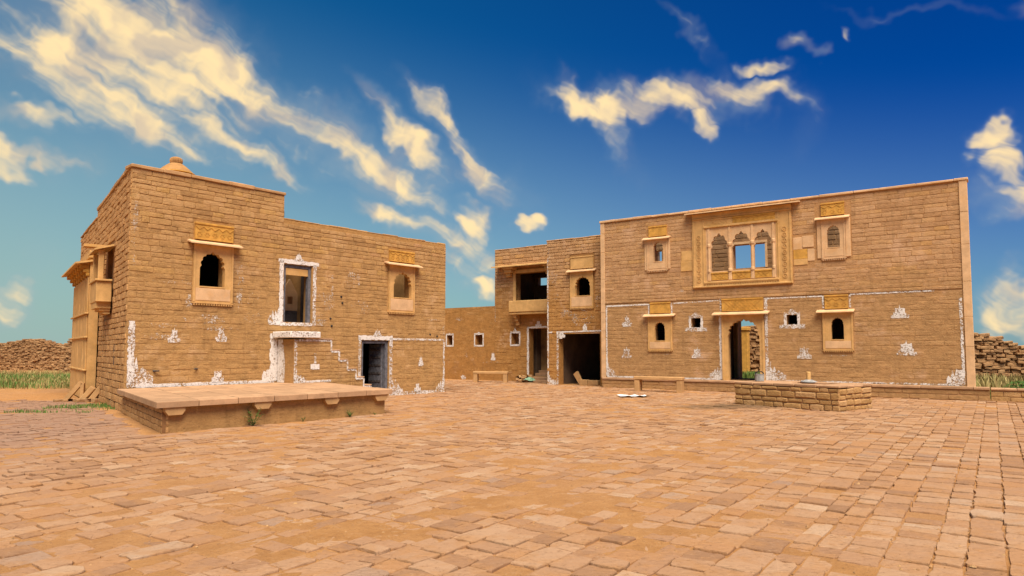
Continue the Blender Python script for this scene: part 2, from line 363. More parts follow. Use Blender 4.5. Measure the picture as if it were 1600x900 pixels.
def unit_mesh(kind, i, mat):
    k = (kind, i, mat)
    if k not in _um:
        b = MB(); b.add(*(UNITS if kind == 'u' else ROUGH)[i]); _um[k] = b.mesh('stone', mat)
    return _um[k]

# ---- a wall sheet with openings, real thickness and a gently uneven front
def wall_core(name, parent, mat, profile, openings, thick=.5, step=.11, bulge=None, loc=None, rz=0, z0=0.0, y0=0.0):
    """profile: [(x0,x1,top),...]; openings: [(x0,x1,z0,z1)]"""
    xs = sorted({round(q, 4) for a, b, t_ in profile for q in (a, b)} | {round(q, 4) for o in openings for q in o[:2]})
    zs = sorted({z0} | {round(t_, 4) for a, b, t_ in profile} | {round(q, 4) for o in openings for q in o[2:]})
    def refine(l, st):
        o = []
        for a, b in zip(l[:-1], l[1:]):
            k = max(1, int(math.ceil((b - a) / st))); o += [a + (b - a) * i / k for i in range(k)]
        return o + [l[-1]]
    xs = refine(xs, step); zs = refine([z for z in zs if z >= z0 - 1e-6], step)
    nx, nz = len(xs) - 1, len(zs) - 1
    def solid(i, k):
        if i < 0 or k < 0 or i >= nx or k >= nz: return False
        x = (xs[i] + xs[i + 1]) / 2; z = (zs[k] + zs[k + 1]) / 2
        if not any(a < x < b and z < t_ for a, b, t_ in profile): return False
        return not any(o[0] < x < o[1] and o[2] < z < o[3] for o in openings)
    mb = MB(); idx = {}
    def vid(i, k, back):
        q = (i, k, back)
        if q not in idx:
            x, z = xs[i], zs[k]
            y = thick if back else (-bulge(x, z) if bulge else 0)
            idx[q] = len(mb.v); mb.v.append((x, y0 + y, z))
        return idx[q]
    for i in range(nx):
        for k in range(nz):
            if not solid(i, k): continue
            mb.f.append((vid(i, k, 0), vid(i + 1, k, 0), vid(i + 1, k + 1, 0), vid(i, k + 1, 0)))
            mb.f.append((vid(i, k, 1), vid(i, k + 1, 1), vid(i + 1, k + 1, 1), vid(i + 1, k, 1)))
            for di, dk, a, b in ((-1, 0, (i, k), (i, k + 1)), (1, 0, (i + 1, k + 1), (i + 1, k)), (0, -1, (i + 1, k), (i, k)), (0, 1, (i, k + 1), (i + 1, k + 1))):
                if not solid(i + di, k + dk):
                    mb.f.append((vid(*a, 0), vid(*b, 0), vid(*b, 1), vid(*a, 1)))
    return mb.build(name, mat, parent, loc, rz)

# ---- stones laid in courses over a wall face; returns a list of records
def lay_stones(wall, profile, blocks, ch=(.12, .19), ln=(.24, .62), gap=.010, prot=(.002, .014), seed=1, z0=0.0, y0=0.0, mat='house_stone', kind='u', skip=0.0, zjit=.008):
    rg = random.Random(seed); recs = []
    top = max(p_[2] for p_ in profile); z = z0
    x_lo = min(p_[0] for p_ in profile); x_hi = max(p_[1] for p_ in profile)
    while z < top - .05:
        h = rg.uniform(*ch)
        if z + h > top - .03: h = top - z
        segs = []
        spans = [(a, b) for a, b, t_ in profile if t_ >= z + h - .04]
        spans.sort(); mg = []
        for a, b in spans:
            if mg and abs(mg[-1][1] - a) < 1e-3: mg[-1] = (mg[-1][0], b)
            else: mg.append((a, b))
        for a, b in mg:
            cuts = [(a, b)]
            for bx0, bx1, bz0, bz1 in blocks:
                if bz0 < z + h - .015 and bz1 > z + .015:
                    nc = []
                    for c0, c1 in cuts:
                        if bx1 <= c0 or bx0 >= c1: nc.append((c0, c1)); continue
                        if bx0 - c0 > .07: nc.append((c0, bx0))
                        if c1 - bx1 > .07: nc.append((bx1, c1))
                    cuts = nc
            segs += cuts
        for a, b in segs:
            x = a
            while x < b - 1e-4:
                l = rg.uniform(*ln)
                if b - (x + l) < ln[0] * .6: l = b - x
                if l > ln[1] * 1.5: l *= .5
                if rg.random() >= skip:
                    zz = z + rg.uniform(-zjit, zjit) * .6; hh = h - gap + rg.uniform(-zjit, zjit)
                    p = rg.uniform(*prot) if not callable(prot) else 0
                    recs.append(dict(wall=wall, c=(x + l / 2, y0, zz + h / 2), w=max(.05, l - gap), h=hh, p=p, k=rg.randrange(14), mat=mat, kind=kind,
                                     r=rg.uniform(-.012, .012), fl=rg.choice((-1, 1))))
                x += l
        z += h
    return recs
def rec_matrix(r, D=.12):
    return Matrix.Translation((r['c'][0], r['c'][1] + D - r['p'], r['c'][2])) @ Matrix.Rotation(r['r'], 4, 'Y') @ Matrix.Diagonal((r['w'] * r['fl'] * (1 if True else 1), D, r['h'], 1))
def emit_stones(root, recs, limit=290, rest_name='stone_facing', minpx=0.0, partname='stone'):
    iW = wmat(root).inverted(); sc = []
    for r in recs:
        W = wmat(r['wall']); P = W @ Vector(r['c']); nrm = (W.to_3x3() @ Vector((0, -1, 0))).normalized(); v = CAM - P
        d = v.length; f_ = max(0, nrm.dot(v) / d)
        r['s'] = r['w'] * r['h'] * f_ / d / d
        r['px'] = r['w'] * (f_ ** .5) / d * 683
    recs.sort(key=lambda r: -r['s'])
    rest = {}
    for i, r in enumerate(recs):
        if i < limit and r['px'] >= minpx:
            o = link(partname, unit_mesh(r['kind'], r['k'], r['mat']), r['wall'])
            o.matrix_local = rec_matrix(r)
        else: rest.setdefault(r['mat'], []).append(r)
    mats = list(rest)
    if not rest: return
    me = bpy.data.meshes.new(rest_name); V = []; F = []; MI = []
    for mi, mn in enumerate(mats):
        me.materials.append(MATS[mn])
        for r in rest[mn]:
            M = iW @ wmat(r['wall']) @ rec_matrix(r); vs, fs = (UNITS if r['kind'] == 'u' else ROUGH)[r['k']]
            o = len(V); V += [tuple(M @ Vector(q)) for q in vs]
            F += [tuple(q + o for q in (f if r['fl'] > 0 else f[::-1])) for f in fs]; MI += [mi] * len(fs)
    me.from_pydata(V, [], F); me.polygons.foreach_set('material_index', MI); me.update()
    link(rest_name, me, root, kind='stuff')

# ---- carved stonework
def cusped(cx, a, z0, z1, z2, lobes=7, n=42, cusp=.10):
    """outline of a multifoil arch opening: sill z0, springing z1, crown z2, half width a"""
    pts = []
    for i in range(n + 1):
        th = math.pi * i / n
        r_ = (1 - cusp) + cusp * abs(math.sin(th * lobes / 1.0))
        x = a * .97 * math.cos(th) * r_; z = math.sin(th) * r_
        if abs(th - math.pi / 2) < .16: z += (.16 - abs(th - math.pi / 2)) * .45
        pts.append((cx + x, z1 + z * (z2 - z1) / 1.02))
    return [(cx + a, z0), (cx + a, z1 - .07 * (z2 - z0))] + pts + [(cx - a, z1 - .07 * (z2 - z0)), (cx - a, z0)]
def rect(x0, x1, z0, z1): return [(x0, z0), (x1, z0), (x1, z1), (x0, z1)]
def canopy_mb(x0, x1, z, proj, drop=.07, th=.035):
    mb = MB()
    sec = [(.02, z + .05), (-.02, z + .05), (-proj, z - drop + th), (-proj - .005, z - drop), (-.0, z), (.02, z)]
    n = len(sec); vs = [(x0 + (.0 if q[0] > -.01 else -.0), q[0], q[1]) for q in sec] + [(x1, q[0], q[1]) for q in sec]
    mb.add(vs, [tuple(range(n)), tuple(range(2 * n - 1, n - 1, -1))] + [(i, i + n, (i + 1) % n + n, (i + 1) % n) for i in range(n)])
    return mb
def frieze_mb(x0, x1, z0, z1, y=-.055, style='lozenge', face=None):
    mb = MB(); mb.box(x0, x1, y, .04, z0, z1)
    mb.box(x0 - .012, x1 + .012, y - .022, .03, z1 - .05, z1 + .004, bev=.006); mb.box(x0 + .004, x1 - .004, y - .012, .03, z0 + .002, z0 + .03)
    wd, ht = x1 - x0, z1 - z0 - .08; cz = z0 + .03 + ht / 2
    if style == 'lozenge':
        k = max(2, int(round(wd / .24))); 
        for i in range(k):
            c = x0 + wd * (i + .5) / k; a = wd / k * .5
            for s_ in (1, -1):                      # zig-zag ribs
                mb.prism([(c - a, cz + ht * .42 - (0 if s_ > 0 else .02)), (c - a, cz + ht * .34), (c, cz + ht * .12), (c, cz + ht * .20)] if s_ > 0 else
                         [(c + a, cz + ht * .34), (c + a, cz + ht * .42), (c, cz + ht * .20), (c, cz + ht * .12)], y - .014, y + .01)
            for q in range(6):
                an = q * math.pi / 3; r_ = min(ht * .17, a * .5)
                px_, pz_ = c + r_ * math.cos(an), cz - ht * .18 + r_ * math.sin(an)
                mb.prism([(px_ + .020 * math.cos(b), pz_ + .020 * math.sin(b)) for b in [k2 * math.pi / 3 for k2 in range(6)]], y - .013, y + .01)
    elif style == 'lattice':
        k = max(3, int(round(wd / .16)))
        for i in range(-2, k + 2):
            for s_ in (1, -1):
                xa = x0 + wd * i / k; xb = xa + s_ * ht
                ya, yb = cz - ht / 2 + .01, cz + ht / 2 - .01
                pa, pb = (xa, ya), (xb, yb)
                if not (x0 + .01 < pa[0] < x1 - .01 and x0 + .01 < pb[0] < x1 - .01): continue
                mb.prism([(pa[0] - .012, pa[1]), (pa[0] + .012, pa[1]), (pb[0] + .012, pb[1]), (pb[0] - .012, pb[1])], y - .012, y + .008)
    return mb
def dentils_mb(x0, x1, z, y=-.06, pitch=.07, h=.05):
    mb = MB(); mb.box(x0 - .02, x1 + .02, y - .015, .03, z - .02, z + .012)
    k = int((x1 - x0) / pitch)
    for i in range(k):
        c = x0 + (x1 - x0) * (i + .5) / k
        mb.box(c - pitch * .28, c + pitch * .28, y - .006, .02, z - .02 - h, z - .019)
    return mb
def carved_window(house, fx0, fx1, fz0, fz1, hx0, hx1, hz0, hz1, canopy, frieze, mat='carved_yellow', fmat='carved_orange', y=-.05, proj=.24, lobes=7, side=None, depth=.10, style='lozenge'):
    c = (hx0 + hx1) / 2; a = (hx1 - hx0) / 2
    mb = MB(); spring = hz1 - min((hz1 - hz0) * .42, a * 1.05)
    mb.plate(rect(fx0, fx1, fz0, fz1), [cusped(c, a, hz0, spring, hz1, lobes)], y, depth)
    # raised inner moulding and jamb strips
    e = min(.05, (hx0 - fx0) * .35)
    for q0, q1 in ((fx0, fx0 + e), (fx1 - e, fx1)): mb.box(q0, q1, y - .018, y + .01, fz0 + .02, fz1 - .0)
    if hz0 - fz0 > .16: mb.box(hx0 - .0, hx1 + .0, y - .012, y + .01, hz0 - .035, hz0 - .004)
    wdo = mb.build('window', mat, house)
    if hz0 - fz0 > .22:
        p = MB(); p.box(fx0 + e + .02, fx1 - e - .02, y - .010, y + .005, fz0 + .06, hz0 - .06, bev=.006); p.build('sill_panel', 'carved_pink', wdo)
    dentils_mb(fx0, fx1, fz0 - .005, y).build('dentil_band', mat, wdo)
    if canopy: canopy_mb(canopy[0], canopy[1], canopy[2], proj).build('canopy', 'carved_pink', wdo)
    if frieze: frieze_mb(*frieze, style=style).build('frieze', fmat, wdo)
    if side:
        for sx0, sx1 in side:
            s_ = MB(); s_.box(sx0, sx1, y + .015, .05, fz0 + .02, fz1 - .02, bev=.008); s_.build('jamb_stone', 'carved_pink', wdo)
    return wdo

# ---- whitewash paint: thin coats lying on the face
def strip(parent, pts, wd, mat='whitewash', y=-.018, name='whitewash_border', seed=0, jag=.25):
    rg = random.Random(seed + int(pts[0][0] * 100)); mb = MB()
    P = []
    for (x0, z0), (x1, z1) in zip(pts[:-1], pts[1:]):
        L = math.hypot(x1 - x0, z1 - z0); k = max(2, int(L / .06))
        dx, dz = (x1 - x0) / L, (z1 - z0) / L
        row = []
        for i in range(k + 1):
            t_ = i / k; x = x0 + (x1 - x0) * t_; z = z0 + (z1 - z0) * t_
            a = wd / 2 * (1 + rg.uniform(-jag, jag)); b = wd / 2 * (1 + rg.uniform(-jag, jag))
            row.append(((x - dz * a, y, z + dx * a), (x + dz * b, y, z - dx * b)))
        o = len(mb.v)
        for a, b in row: mb.v += [a, b]
        mb.f += [(o + 2 * i, o + 2 * i + 1, o + 2 * i + 3, o + 2 * i + 2) for i in range(k)]
        y -= .0012
    return mb.build(name, mat, parent)
def motif(parent, cx, z, wd, ht, mat='whitewash', y=-.018, spike=True, seed=0, name='whitewash_motif', tiers=None):
    rg = random.Random(seed + int(cx * 77 + z * 31)); mb = MB()
    tiers = tiers or rg.choice([[(1.0, 0, .26), (.72, .26, .46), (.56, .46, .86)], [(1.0, 0, .22), (.60, .22, .80), (.34, .80, .98)], [(1.0, 0, .34), (.62, .34, .92)], [(.9, 0, .18), (1.0, .18, .36), (.6, .36, .66), (.4, .66, .9)]])
    for q, (f_, a, b) in enumerate(tiers):
        k = 9; lo = []; hi = []
        for i in range(k):
            x = cx + wd * f_ * (i / (k - 1) - .5)
            lo.append((x + rg.uniform(-.01, .01), y - q * .0012, z + ht * a - (.01 if q else 0) + rg.uniform(-.008, .008))); hi.append((x + rg.uniform(-.012, .012), y - q * .0012, z + ht * b + rg.uniform(-.03, .03) * ht * 2))
        o = len(mb.v); mb.v += lo + hi; mb.f += [(o + i, o + i + 1, o + k + i + 1, o + k + i) for i in range(k - 1)]
    if spike:
        o = len(mb.v); mb.v += [(cx - .05 * wd, y - .005, z + ht * .8), (cx + .05 * wd, y - .005, z + ht * .8), (cx, y - .005, z + ht * 1.15)]; mb.f.append((o, o + 1, o + 2))
    return mb.build(name, mat, parent)
def blot(parent, cx, z, rx, rz_, mat='whitewash_thin', y=-.017, seed=0, name='whitewash_patch'):
    rg = random.Random(seed + int(cx * 91 + z * 17)); n = 18; mb = MB(); vs = [(cx, y, z)]
    for i in range(n):
        a = 2 * math.pi * i / n; q = rg.uniform(.55, 1.15); vs.append((cx + rx * q * math.cos(a), y, z + rz_ * q * math.sin(a)))
    mb.add(vs, [(0, 1 + i, 1 + (i + 1) % n) for i in range(n)]); return mb.build(name, mat, parent)
def corner_wash(parent, x0, x1, z0, ht, seed=0, flip=False, mat='whitewash', y=-.019):
    """jagged flame-like paint in the lower corner of a panel, tallest at x0 (or x1)"""
    rg = random.Random(seed + 5); mb = MB(); k = 10; lo = []; hi = []
    for i in range(k):
        t_ = i / (k - 1); x = x0 + (x1 - x0) * t_; e = t_ if flip else 1 - t_
        lo.append((x, y, z0)); hi.append((x, y, z0 + ht * (.35 + .65 * e) * (rg.uniform(.75, 1.1) if i % 2 else rg.uniform(.5, .8))))
    mb.add(lo + hi, [(i, i + 1, k + i + 1, k + i) for i in range(k - 1)]); return mb.build('whitewash_corner', mat, parent)

def mudfun(lo, hi, zl, zh, seed, amp=.006):
    """thickness of the mud coat: lo (recessed joints) high up, hi low down"""
    def fn(x, z):
        n_ = float(vnoise(x * 2.1, z * 3.3, seed)) * .6 + float(vnoise(x * 6.3, z * 8.1, seed + 3)) * .4
        big = float(vnoise(x * .6, z * .8, seed + 9)) - .5
        t_ = min(1, max(0, (z + big * 2.2 - zl) / (zh - zl)))
        return hi + (lo - hi) * t_ + (n_ - .5) * 2 * amp
    return fn

# ================================================================== GROUND
def damp(x, y): return (x, y)
mg, t, b, o = new_mat('sand'); MATS['sand'] = mg
ge = N(t, 'ShaderNodeNewGeometry'); pos = ge.outputs['Position']
a_ = noise(t, pos, .35, 5, .6); m_ = noise(t, pos, 2.4, 7, .68); f_ = noise(t, pos, 45, 5, .7); p_ = noise(t, pos, 160, 2, .5)
col = mixc(t, maprange(t, m_.outputs['Fac'], .3, .7, 0, 1), (.34, .158, .050), (.43, .215, .076))
col = mixc(t, maprange(t, a_.outputs['Fac'], .4, .65, 0, .6), col, (.38, .195, .084))
col = mixc(t, maprange(t, f_.outputs['Fac'], .36, .46, .5, 0), col, (.20, .090, .033))
gr = noise(t, pos, 11, 10, .82)
col = mixc(t, maprange(t, gr.outputs['Fac'], .34, .47, .5, 0), col, (.26, .115, .042))
col = mixc(t, maprange(t, gr.outputs['Fac'], .54, .64, 0, .7), col, (.45, .26, .13))
col = mixc(t, maprange(t, p_.outputs['Fac'], .60, .72, 0, .35), col, (.44, .27, .15))
wet = noise(t, pos, 1.3, 5, .6)
dv = vmath(t, 'LENGTH', vmath(t, 'MULTIPLY', vmath(t, 'SUBTRACT', pos, (6.2, 19.4, 0)), (.30, .50, 0)))
wf = maprange(t, math_n(t, 'ADD', dv, math_n(t, 'MULTIPLY', wet.outputs['Fac'], 1.3)), .75, 1.35, .85, 0)
col = mixc(t, wf, col, (.13, .075, .035))
gx = N(t, 'ShaderNodeSeparateXYZ'); LK(t, pos, gx.inputs[0])
far = maprange(t, gx.outputs[1], 40, 90, 0, .8)
col = mixc(t, far, col, (.34, .25, .12))
LK(t, col, b.inputs['Base Color'])
add_bump(t, b, math_n(t, 'ADD', m_.outputs['Fac'], math_n(t, 'ADD', math_n(t, 'MULTIPLY', f_.outputs['Fac'], .35), math_n(t, 'MULTIPLY', gr.outputs['Fac'], 1.1))), .8, .035)
def sand_h(x, y):
    """height of the blown sand over the paving"""
    n_ = fbm(np.asarray(x) * .55, np.asarray(y) * .55, 3, 4) - .5
    m2 = fbm(np.asarray(x) * 2.3, np.asarray(y) * 2.3, 17, 4) - .5
    # more sand left of the middle, less by the right hand side
    k = .5 + .5 * np.tanh((1.2 - (np.asarray(x) * .9 - np.asarray(y) * .22)) * .55)
    drift = np.exp(-((np.asarray(x) + 1.2) / 3.2) ** 2) * np.exp(-((np.asarray(y) - 8.5) / 5.5) ** 2)
    return np.maximum(-.0125 + k * .011 + n_ * .050 + m2 * .022 + drift * .009, -.014)
def axis(lo, hi, fine, far):
    l = list(np.arange(lo, hi + 1e-6, fine)); g = fine; x = l[-1]
    while x < far: g *= 1.35; x += g; l.append(x)
    g = fine; x = l[0]; pre = []
    while x > -far: g *= 1.35; x -= g; pre.append(x)
    return np.array(pre[::-1] + l)
gxs = axis(-19, 21, .115, 4000); gys = axis(1.5, 34, .115, 4000)
GX, GY = np.meshgrid(gxs, gys)
GZ = sand_h(GX, GY)
ed = np.clip((np.maximum(np.abs(GX) - 24, GY - 38)) / 30, 0, 1); GZ = GZ * (1 - ed) - .02 * ed
nxg, nyg = len(gxs), len(gys)
ii = np.arange(nxg * nyg).reshape(nyg, nxg)
quads = np.stack([ii[:-1, :-1], ii[:-1, 1:], ii[1:, 1:], ii[1:, :-1]], -1).reshape(-1, 4)
me = bpy.data.meshes.new('ground')
me.vertices.add(nxg * nyg); me.vertices.foreach_set('co', np.stack([GX, GY, GZ], -1).reshape(-1).astype(np.float32))
me.loops.add(quads.size); me.loops.foreach_set('vertex_index', quads.reshape(-1).astype(np.int32))
me.polygons.add(len(quads)); me.polygons.foreach_set('loop_start', (np.arange(len(quads)) * 4).astype(np.int32))
me.polygons.foreach_set('loop_total', np.full(len(quads), 4, np.int32)); me.update(calc_edges=True); me.validate()
for p_ in (0,): me.polygons.foreach_set('use_smooth', np.ones(len(quads), bool))
me.materials.append(mg)
ground = link('ground', me, kind='structure')

# ---- paving of the courtyard
m, t, b, o = new_mat('paver'); MATS['paver'] = m
rp, ge = rnd_piece(t); pos = ge.outputs['Position']
c_ = ramp(t, rp, [(0, (.26, .138, .070)), (.2, (.325, .175, .090)), (.45, (.355, .198, .104)), (.7, (.39, .232, .130)), (.85, (.345, .172, .074)), (.95, (.43, .28, .17)), (1, (.29, .175, .11))])
m1 = noise(t, pos, 3.2, 7, .68); m2 = noise(t, pos, 22, 8, .78)
c_ = mixc(t, maprange(t, m1.outputs['Fac'], .44, .64, 0, .6), c_, (.36, .178, .068))
c_ = mixc(t, maprange(t, m2.outputs['Fac'], .34, .47, .6, 0), c_, (.16, .080, .035))
c_ = mixc(t, maprange(t, m2.outputs['Fac'], .55, .68, 0, .45), c_, (.46, .30, .18))
sx = N(t, 'ShaderNodeSeparateXYZ'); LK(t, pos, sx.inputs[0])
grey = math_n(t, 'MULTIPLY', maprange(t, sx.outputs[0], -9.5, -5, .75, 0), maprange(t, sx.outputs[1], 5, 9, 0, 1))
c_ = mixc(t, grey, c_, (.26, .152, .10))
dv = vmath(t, 'LENGTH', vmath(t, 'MULTIPLY', vmath(t, 'SUBTRACT', pos, (6.2, 19.4, 0)), (.30, .50, 0)))
wf = maprange(t, math_n(t, 'ADD', dv, math_n(t, 'MULTIPLY', m1.outputs['Fac'], 1.3)), .75, 1.35, .85, 0)
c_ = mixc(t, wf, c_, (.13, .075, .035))
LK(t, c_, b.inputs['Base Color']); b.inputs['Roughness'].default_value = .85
mp = N(t, 'ShaderNodeMapping'); mp.inputs['Rotation'].default_value = (0, 0, .5); mp.inputs['Scale'].default_value = (1, 3, 1); LK(t, pos, mp.inputs[0])
rpl = noise(t, mp.outputs[0], 9, 5, .6)
add_bump(t, b, math_n(t, 'ADD', math_n(t, 'ADD', m1.outputs['Fac'], rpl.outputs['Fac']), math_n(t, 'MULTIPLY', m2.outputs['Fac'], .8)), .7, .022)

def paver_unit(seed):
    rg = random.Random(seed); pts = []
    for cx, cy in ((-.5, -.5), (.5, -.5), (.5, .5), (-.5, .5)):
        # chipped corner
        c = rg.uniform(.02, .10); a, b = (cx - math.copysign(c, cx), cy), (cx, cy - math.copysign(c * rg.uniform(.6, 1.5), cy))
        seq = [b, a] if cx * cy < 0 else [a, b]
        if (cx, cy) == (-.5, -.5): seq = [b, a]
        if (cx, cy) == (.5, -.5): seq = [a, b]
        if (cx, cy) == (.5, .5): seq = [b, a]
        if (cx, cy) == (-.5, .5): seq = [a, b]
        pts += seq
        nx_ = {(-.5, -.5): (0, -.5), (.5, -.5): (.5, 0), (.5, .5): (0, .5), (-.5, .5): (-.5, 0)}[(cx, cy)]
        pts.append((nx_[0] + rg.uniform(-.035, .035), nx_[1] + rg.uniform(-.045, .045)))
    pts = [(x + rg.uniform(-.03, .03), y + rg.uniform(-.035, .035)) for x, y in pts]
    n = len(pts); inn = [(x * .982, y * .978) for x, y in pts]
    vs = [(x, y, -1) for x, y in pts] + [(x, y, -.13) for x, y in pts] + [(x, y, 0 + rg.uniform(-.06, .08)) for x, y in inn] + [(0, 0, .05)]
    fs = []
    for i in range(n):
        j = (i + 1) % n; fs += [(i, j, j + n, i + n), (i + n, j + n, j + 2 * n, i + 2 * n), (i + 2 * n, j + 2 * n, 3 * n)]
    return vs, fs
PU = [paver_unit(900 + i) for i in range(16)]; PM = []
for u_ in PU:
    mb = MB(); mb.add(*u_); PM.append(mb.mesh('paver', 'paver'))
paving = link('courtyard_paving', None, kind='structure')
PD = Vector((.575, .818, 0)); PX = Vector((.818, -.575, 0)); PANG = math.atan2(.818, .575)
HX, HY = (.6538, .7567), (-.7567, .6538)                       # house axes, for keeping stones out of its footprint
def inside(x, y):
    rx, ry = x + 9.856, y - 17.574; u_ = rx * HX[0] + ry * HX[1]; v_ = rx * HY[0] + ry * HY[1]
    if v_ > -.05 and u_ > -.1 + .2 * v_ and u_ < 11.2: return True
    if -5.3 < v_ <= 0 and -1.25 + (v_ + 5.3) * .22 < u_ < 4.25 + (v_ + 5.3) * .22: return True
    rx, ry = x - 3.858, y - 29.352; u_ = rx * .8184 - ry * .5746; v_ = rx * .5746 + ry * .8184
    if v_ > .02 and u_ > -.2: return True
    rx, ry = x - 1.465, y - 32.13; u_ = rx * .8184 - ry * .5746; v_ = rx * .5746 + ry * .8184
    if v_ > .3 and u_ > .2: return True
    rx, ry = x + 4.589, y - 38.609; v_ = rx * .5746 + ry * .8184
    if v_ > 0: return True
    return False
rg = random.Random(11); prec = []
c0 = -26.0
while c0 < 22:
    wdt = rg.uniform(.19, .32); s_ = -4 + rg.uniform(0, .5); cm = c0 + wdt / 2
    while s_ < 42:
        ln_ = rg.uniform(.16, .36) if rg.random() < .88 else rg.uniform(.36, .54)
        P = PX * cm + PD * (s_ + ln_ / 2)
        s_ += ln_
        if P.y < 2.6 or P.y > 36 or P.x < -19.5 or P.x > 20 or abs(P.x) > P.y * .80 + 1.6: continue
        if inside(P.x, P.y) or inside(P.x + .2, P.y + .2): continue
        if P.x < -12.5 and P.y > 21.5 + rg.uniform(-.6, .6): continue
        if rg.random() < .035: continue
        z = .009 + rg.uniform(-.010, .014) + (float(fbm(P.x * .8, P.y * .8, 41, 2)) - .5) * .03
        prec.append((P, wdt - rg.uniform(.006, .026), ln_ - rg.uniform(.006, .028), z, PANG + rg.uniform(-.035, .035), rg.gauss(0, .013), rg.gauss(0, .013), rg.randrange(16)))
    c0 += wdt
def pmat(q): return Matrix.Translation((q[0].x, q[0].y, q[3])) @ Matrix.Rotation(q[4], 4, 'Z') @ Matrix.Rotation(q[5], 4, 'X') @ Matrix.Rotation(q[6], 4, 'Y') @ Matrix.Diagonal((q[2], q[1], .055, 1))
sh = sand_h(np.array([q[0].x for q in prec]), np.array([q[0].y for q in prec]))
order = sorted(range(len(prec)), key=lambda i: -(prec[i][1] * prec[i][2] / prec[i][0].y ** 3 if (prec[i][3] > sh[i] - .004 and prec[i][0].y > 4.2 and abs(prec[i][0].x) < prec[i][0].y * .75) else 0))
V = []; F = []
for n_, i in enumerate(order):
    q = prec[i]
    if n_ < 295:
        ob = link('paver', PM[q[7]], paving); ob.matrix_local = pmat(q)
    else:
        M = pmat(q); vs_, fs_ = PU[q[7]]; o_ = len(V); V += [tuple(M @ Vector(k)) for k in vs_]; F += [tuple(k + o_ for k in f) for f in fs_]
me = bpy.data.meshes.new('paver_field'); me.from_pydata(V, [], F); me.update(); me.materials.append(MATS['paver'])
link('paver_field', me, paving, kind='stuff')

# ================================================================== LEFT HOUSE
house = thing('stone_house', 'two-storey ochre stone house on the left, with dome finial and raised platform before it', 'house', (-9.856, 17.574, 0), math.atan2(.7567, .6538))
HP = [(-.06, 4.32, 6.36), (4.32, 11.18, 5.62)]
OPN = [(1.70, 2.52, 3.33, 4.38), (4.36, 5.34, 2.46, 4.25), (8.56, 9.52, 3.42, 4.40), (7.30, 8.46, 0.0, 1.93)]
fw = wall_core('front_wall', house, 'house_mud', HP, OPN, .45, .11, mudfun(-.009, .001, 2.4, 5.6, 2, .005))
for v_ in fw.data.vertices:
    if v_.co.y > .4 and v_.co.x < 0: v_.co.x += .125
blk = [(1.56, 2.73, 2.86, 5.17), (4.24, 5.46, 2.38, 4.33), (8.38, 9.61, 2.88, 5.17), (7.2, 8.58, 0, 2.03), (4.18, 6.9, 0, 2.0 - .9)]
HREC = lay_stones(fw, HP, blk, (.105, .195), (.16, .62), .008, (.000, .013), 21, mat='house_stone')
SL = 12.4; SDX, SDY = .205, .9788
sw_loc = (-.06 + SDX * SL, SDY * SL, 0); sw_rz = math.atan2(-SDY, -SDX)
SP = [(0, SL - 7.1, 6.10), (SL - 7.1, SL - .11, 6.36)]; SPS = [(0, SL - 7.1, 6.10), (SL - 7.1, SL - .01, 6.36)]
sw = wall_core('side_wall', house, 'side_mud', SP, [(SL - 4.15, SL - 3.1, 2.95, 4.65)], .45, .14, mudfun(-.016, -.010, 1, 6, 5, .004), loc=sw_loc, rz=sw_rz)
HREC += lay_stones(sw, SPS, [(SL - 4.6, SL - 2.6, 2.5, 4.75), (SL - 10.7, SL - 5.6, 0, 4.6)], (.12, .20), (.18, .46), .014, (.004, .030), 22, mat='side_stone')
emit_stones(house, HREC, 285)
# rooms behind the walls
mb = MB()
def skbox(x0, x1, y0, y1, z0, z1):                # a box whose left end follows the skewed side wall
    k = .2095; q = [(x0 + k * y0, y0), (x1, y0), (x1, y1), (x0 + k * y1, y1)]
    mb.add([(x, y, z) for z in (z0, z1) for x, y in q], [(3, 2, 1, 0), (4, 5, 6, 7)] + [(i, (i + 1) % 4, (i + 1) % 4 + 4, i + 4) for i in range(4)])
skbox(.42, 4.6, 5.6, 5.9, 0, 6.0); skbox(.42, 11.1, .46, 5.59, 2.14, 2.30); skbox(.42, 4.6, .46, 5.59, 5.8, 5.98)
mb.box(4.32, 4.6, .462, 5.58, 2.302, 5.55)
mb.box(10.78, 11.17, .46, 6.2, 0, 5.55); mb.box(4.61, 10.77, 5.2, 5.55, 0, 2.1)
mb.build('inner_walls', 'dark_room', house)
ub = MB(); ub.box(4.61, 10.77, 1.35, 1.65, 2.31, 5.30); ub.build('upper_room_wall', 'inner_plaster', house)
fl = MB(); fl.box(10.70, 10.775, .46, 1.34, 2.31, 5.4); fl.build('upper_end_wall', 'inner_plaster', house)
# shrine niche on the upper room's back wall, seen through the doorway
nm = MB(); nm.plate([(5.05, 2.9), (5.62, 2.9), (5.62, 3.45), (5.33, 3.95), (5.05, 3.45)], [rect(5.25, 5.44, 3.12, 3.36)], 1.26, 1.349); nm.build('wall_niche', 'carved_pink', house)
nm = MB(); nm.box(5.08, 5.58, 1.20, 1.25, 2.31, 2.88, bev=.01); nm.build('niche_base', 'old_wood', house)
nm = MB(); nm.box(5.72, 5.84, 1.1, 1.24, 2.31, 4.3); nm.build('inner_door_frame', 'old_wood', house)
carved_window(house, 1.58, 2.71, 2.92, 4.55, 1.75, 2.47, 3.38, 4.34, (1.40, 2.89, 4.60), (1.60, 2.69, 4.68, 5.15), proj=.26)
carved_window(house, 8.41, 9.59, 2.95, 4.62, 8.62, 9.44, 3.47, 4.36, (8.22, 9.80, 4.66), (8.44, 9.57, 4.74, 5.14), proj=.26)
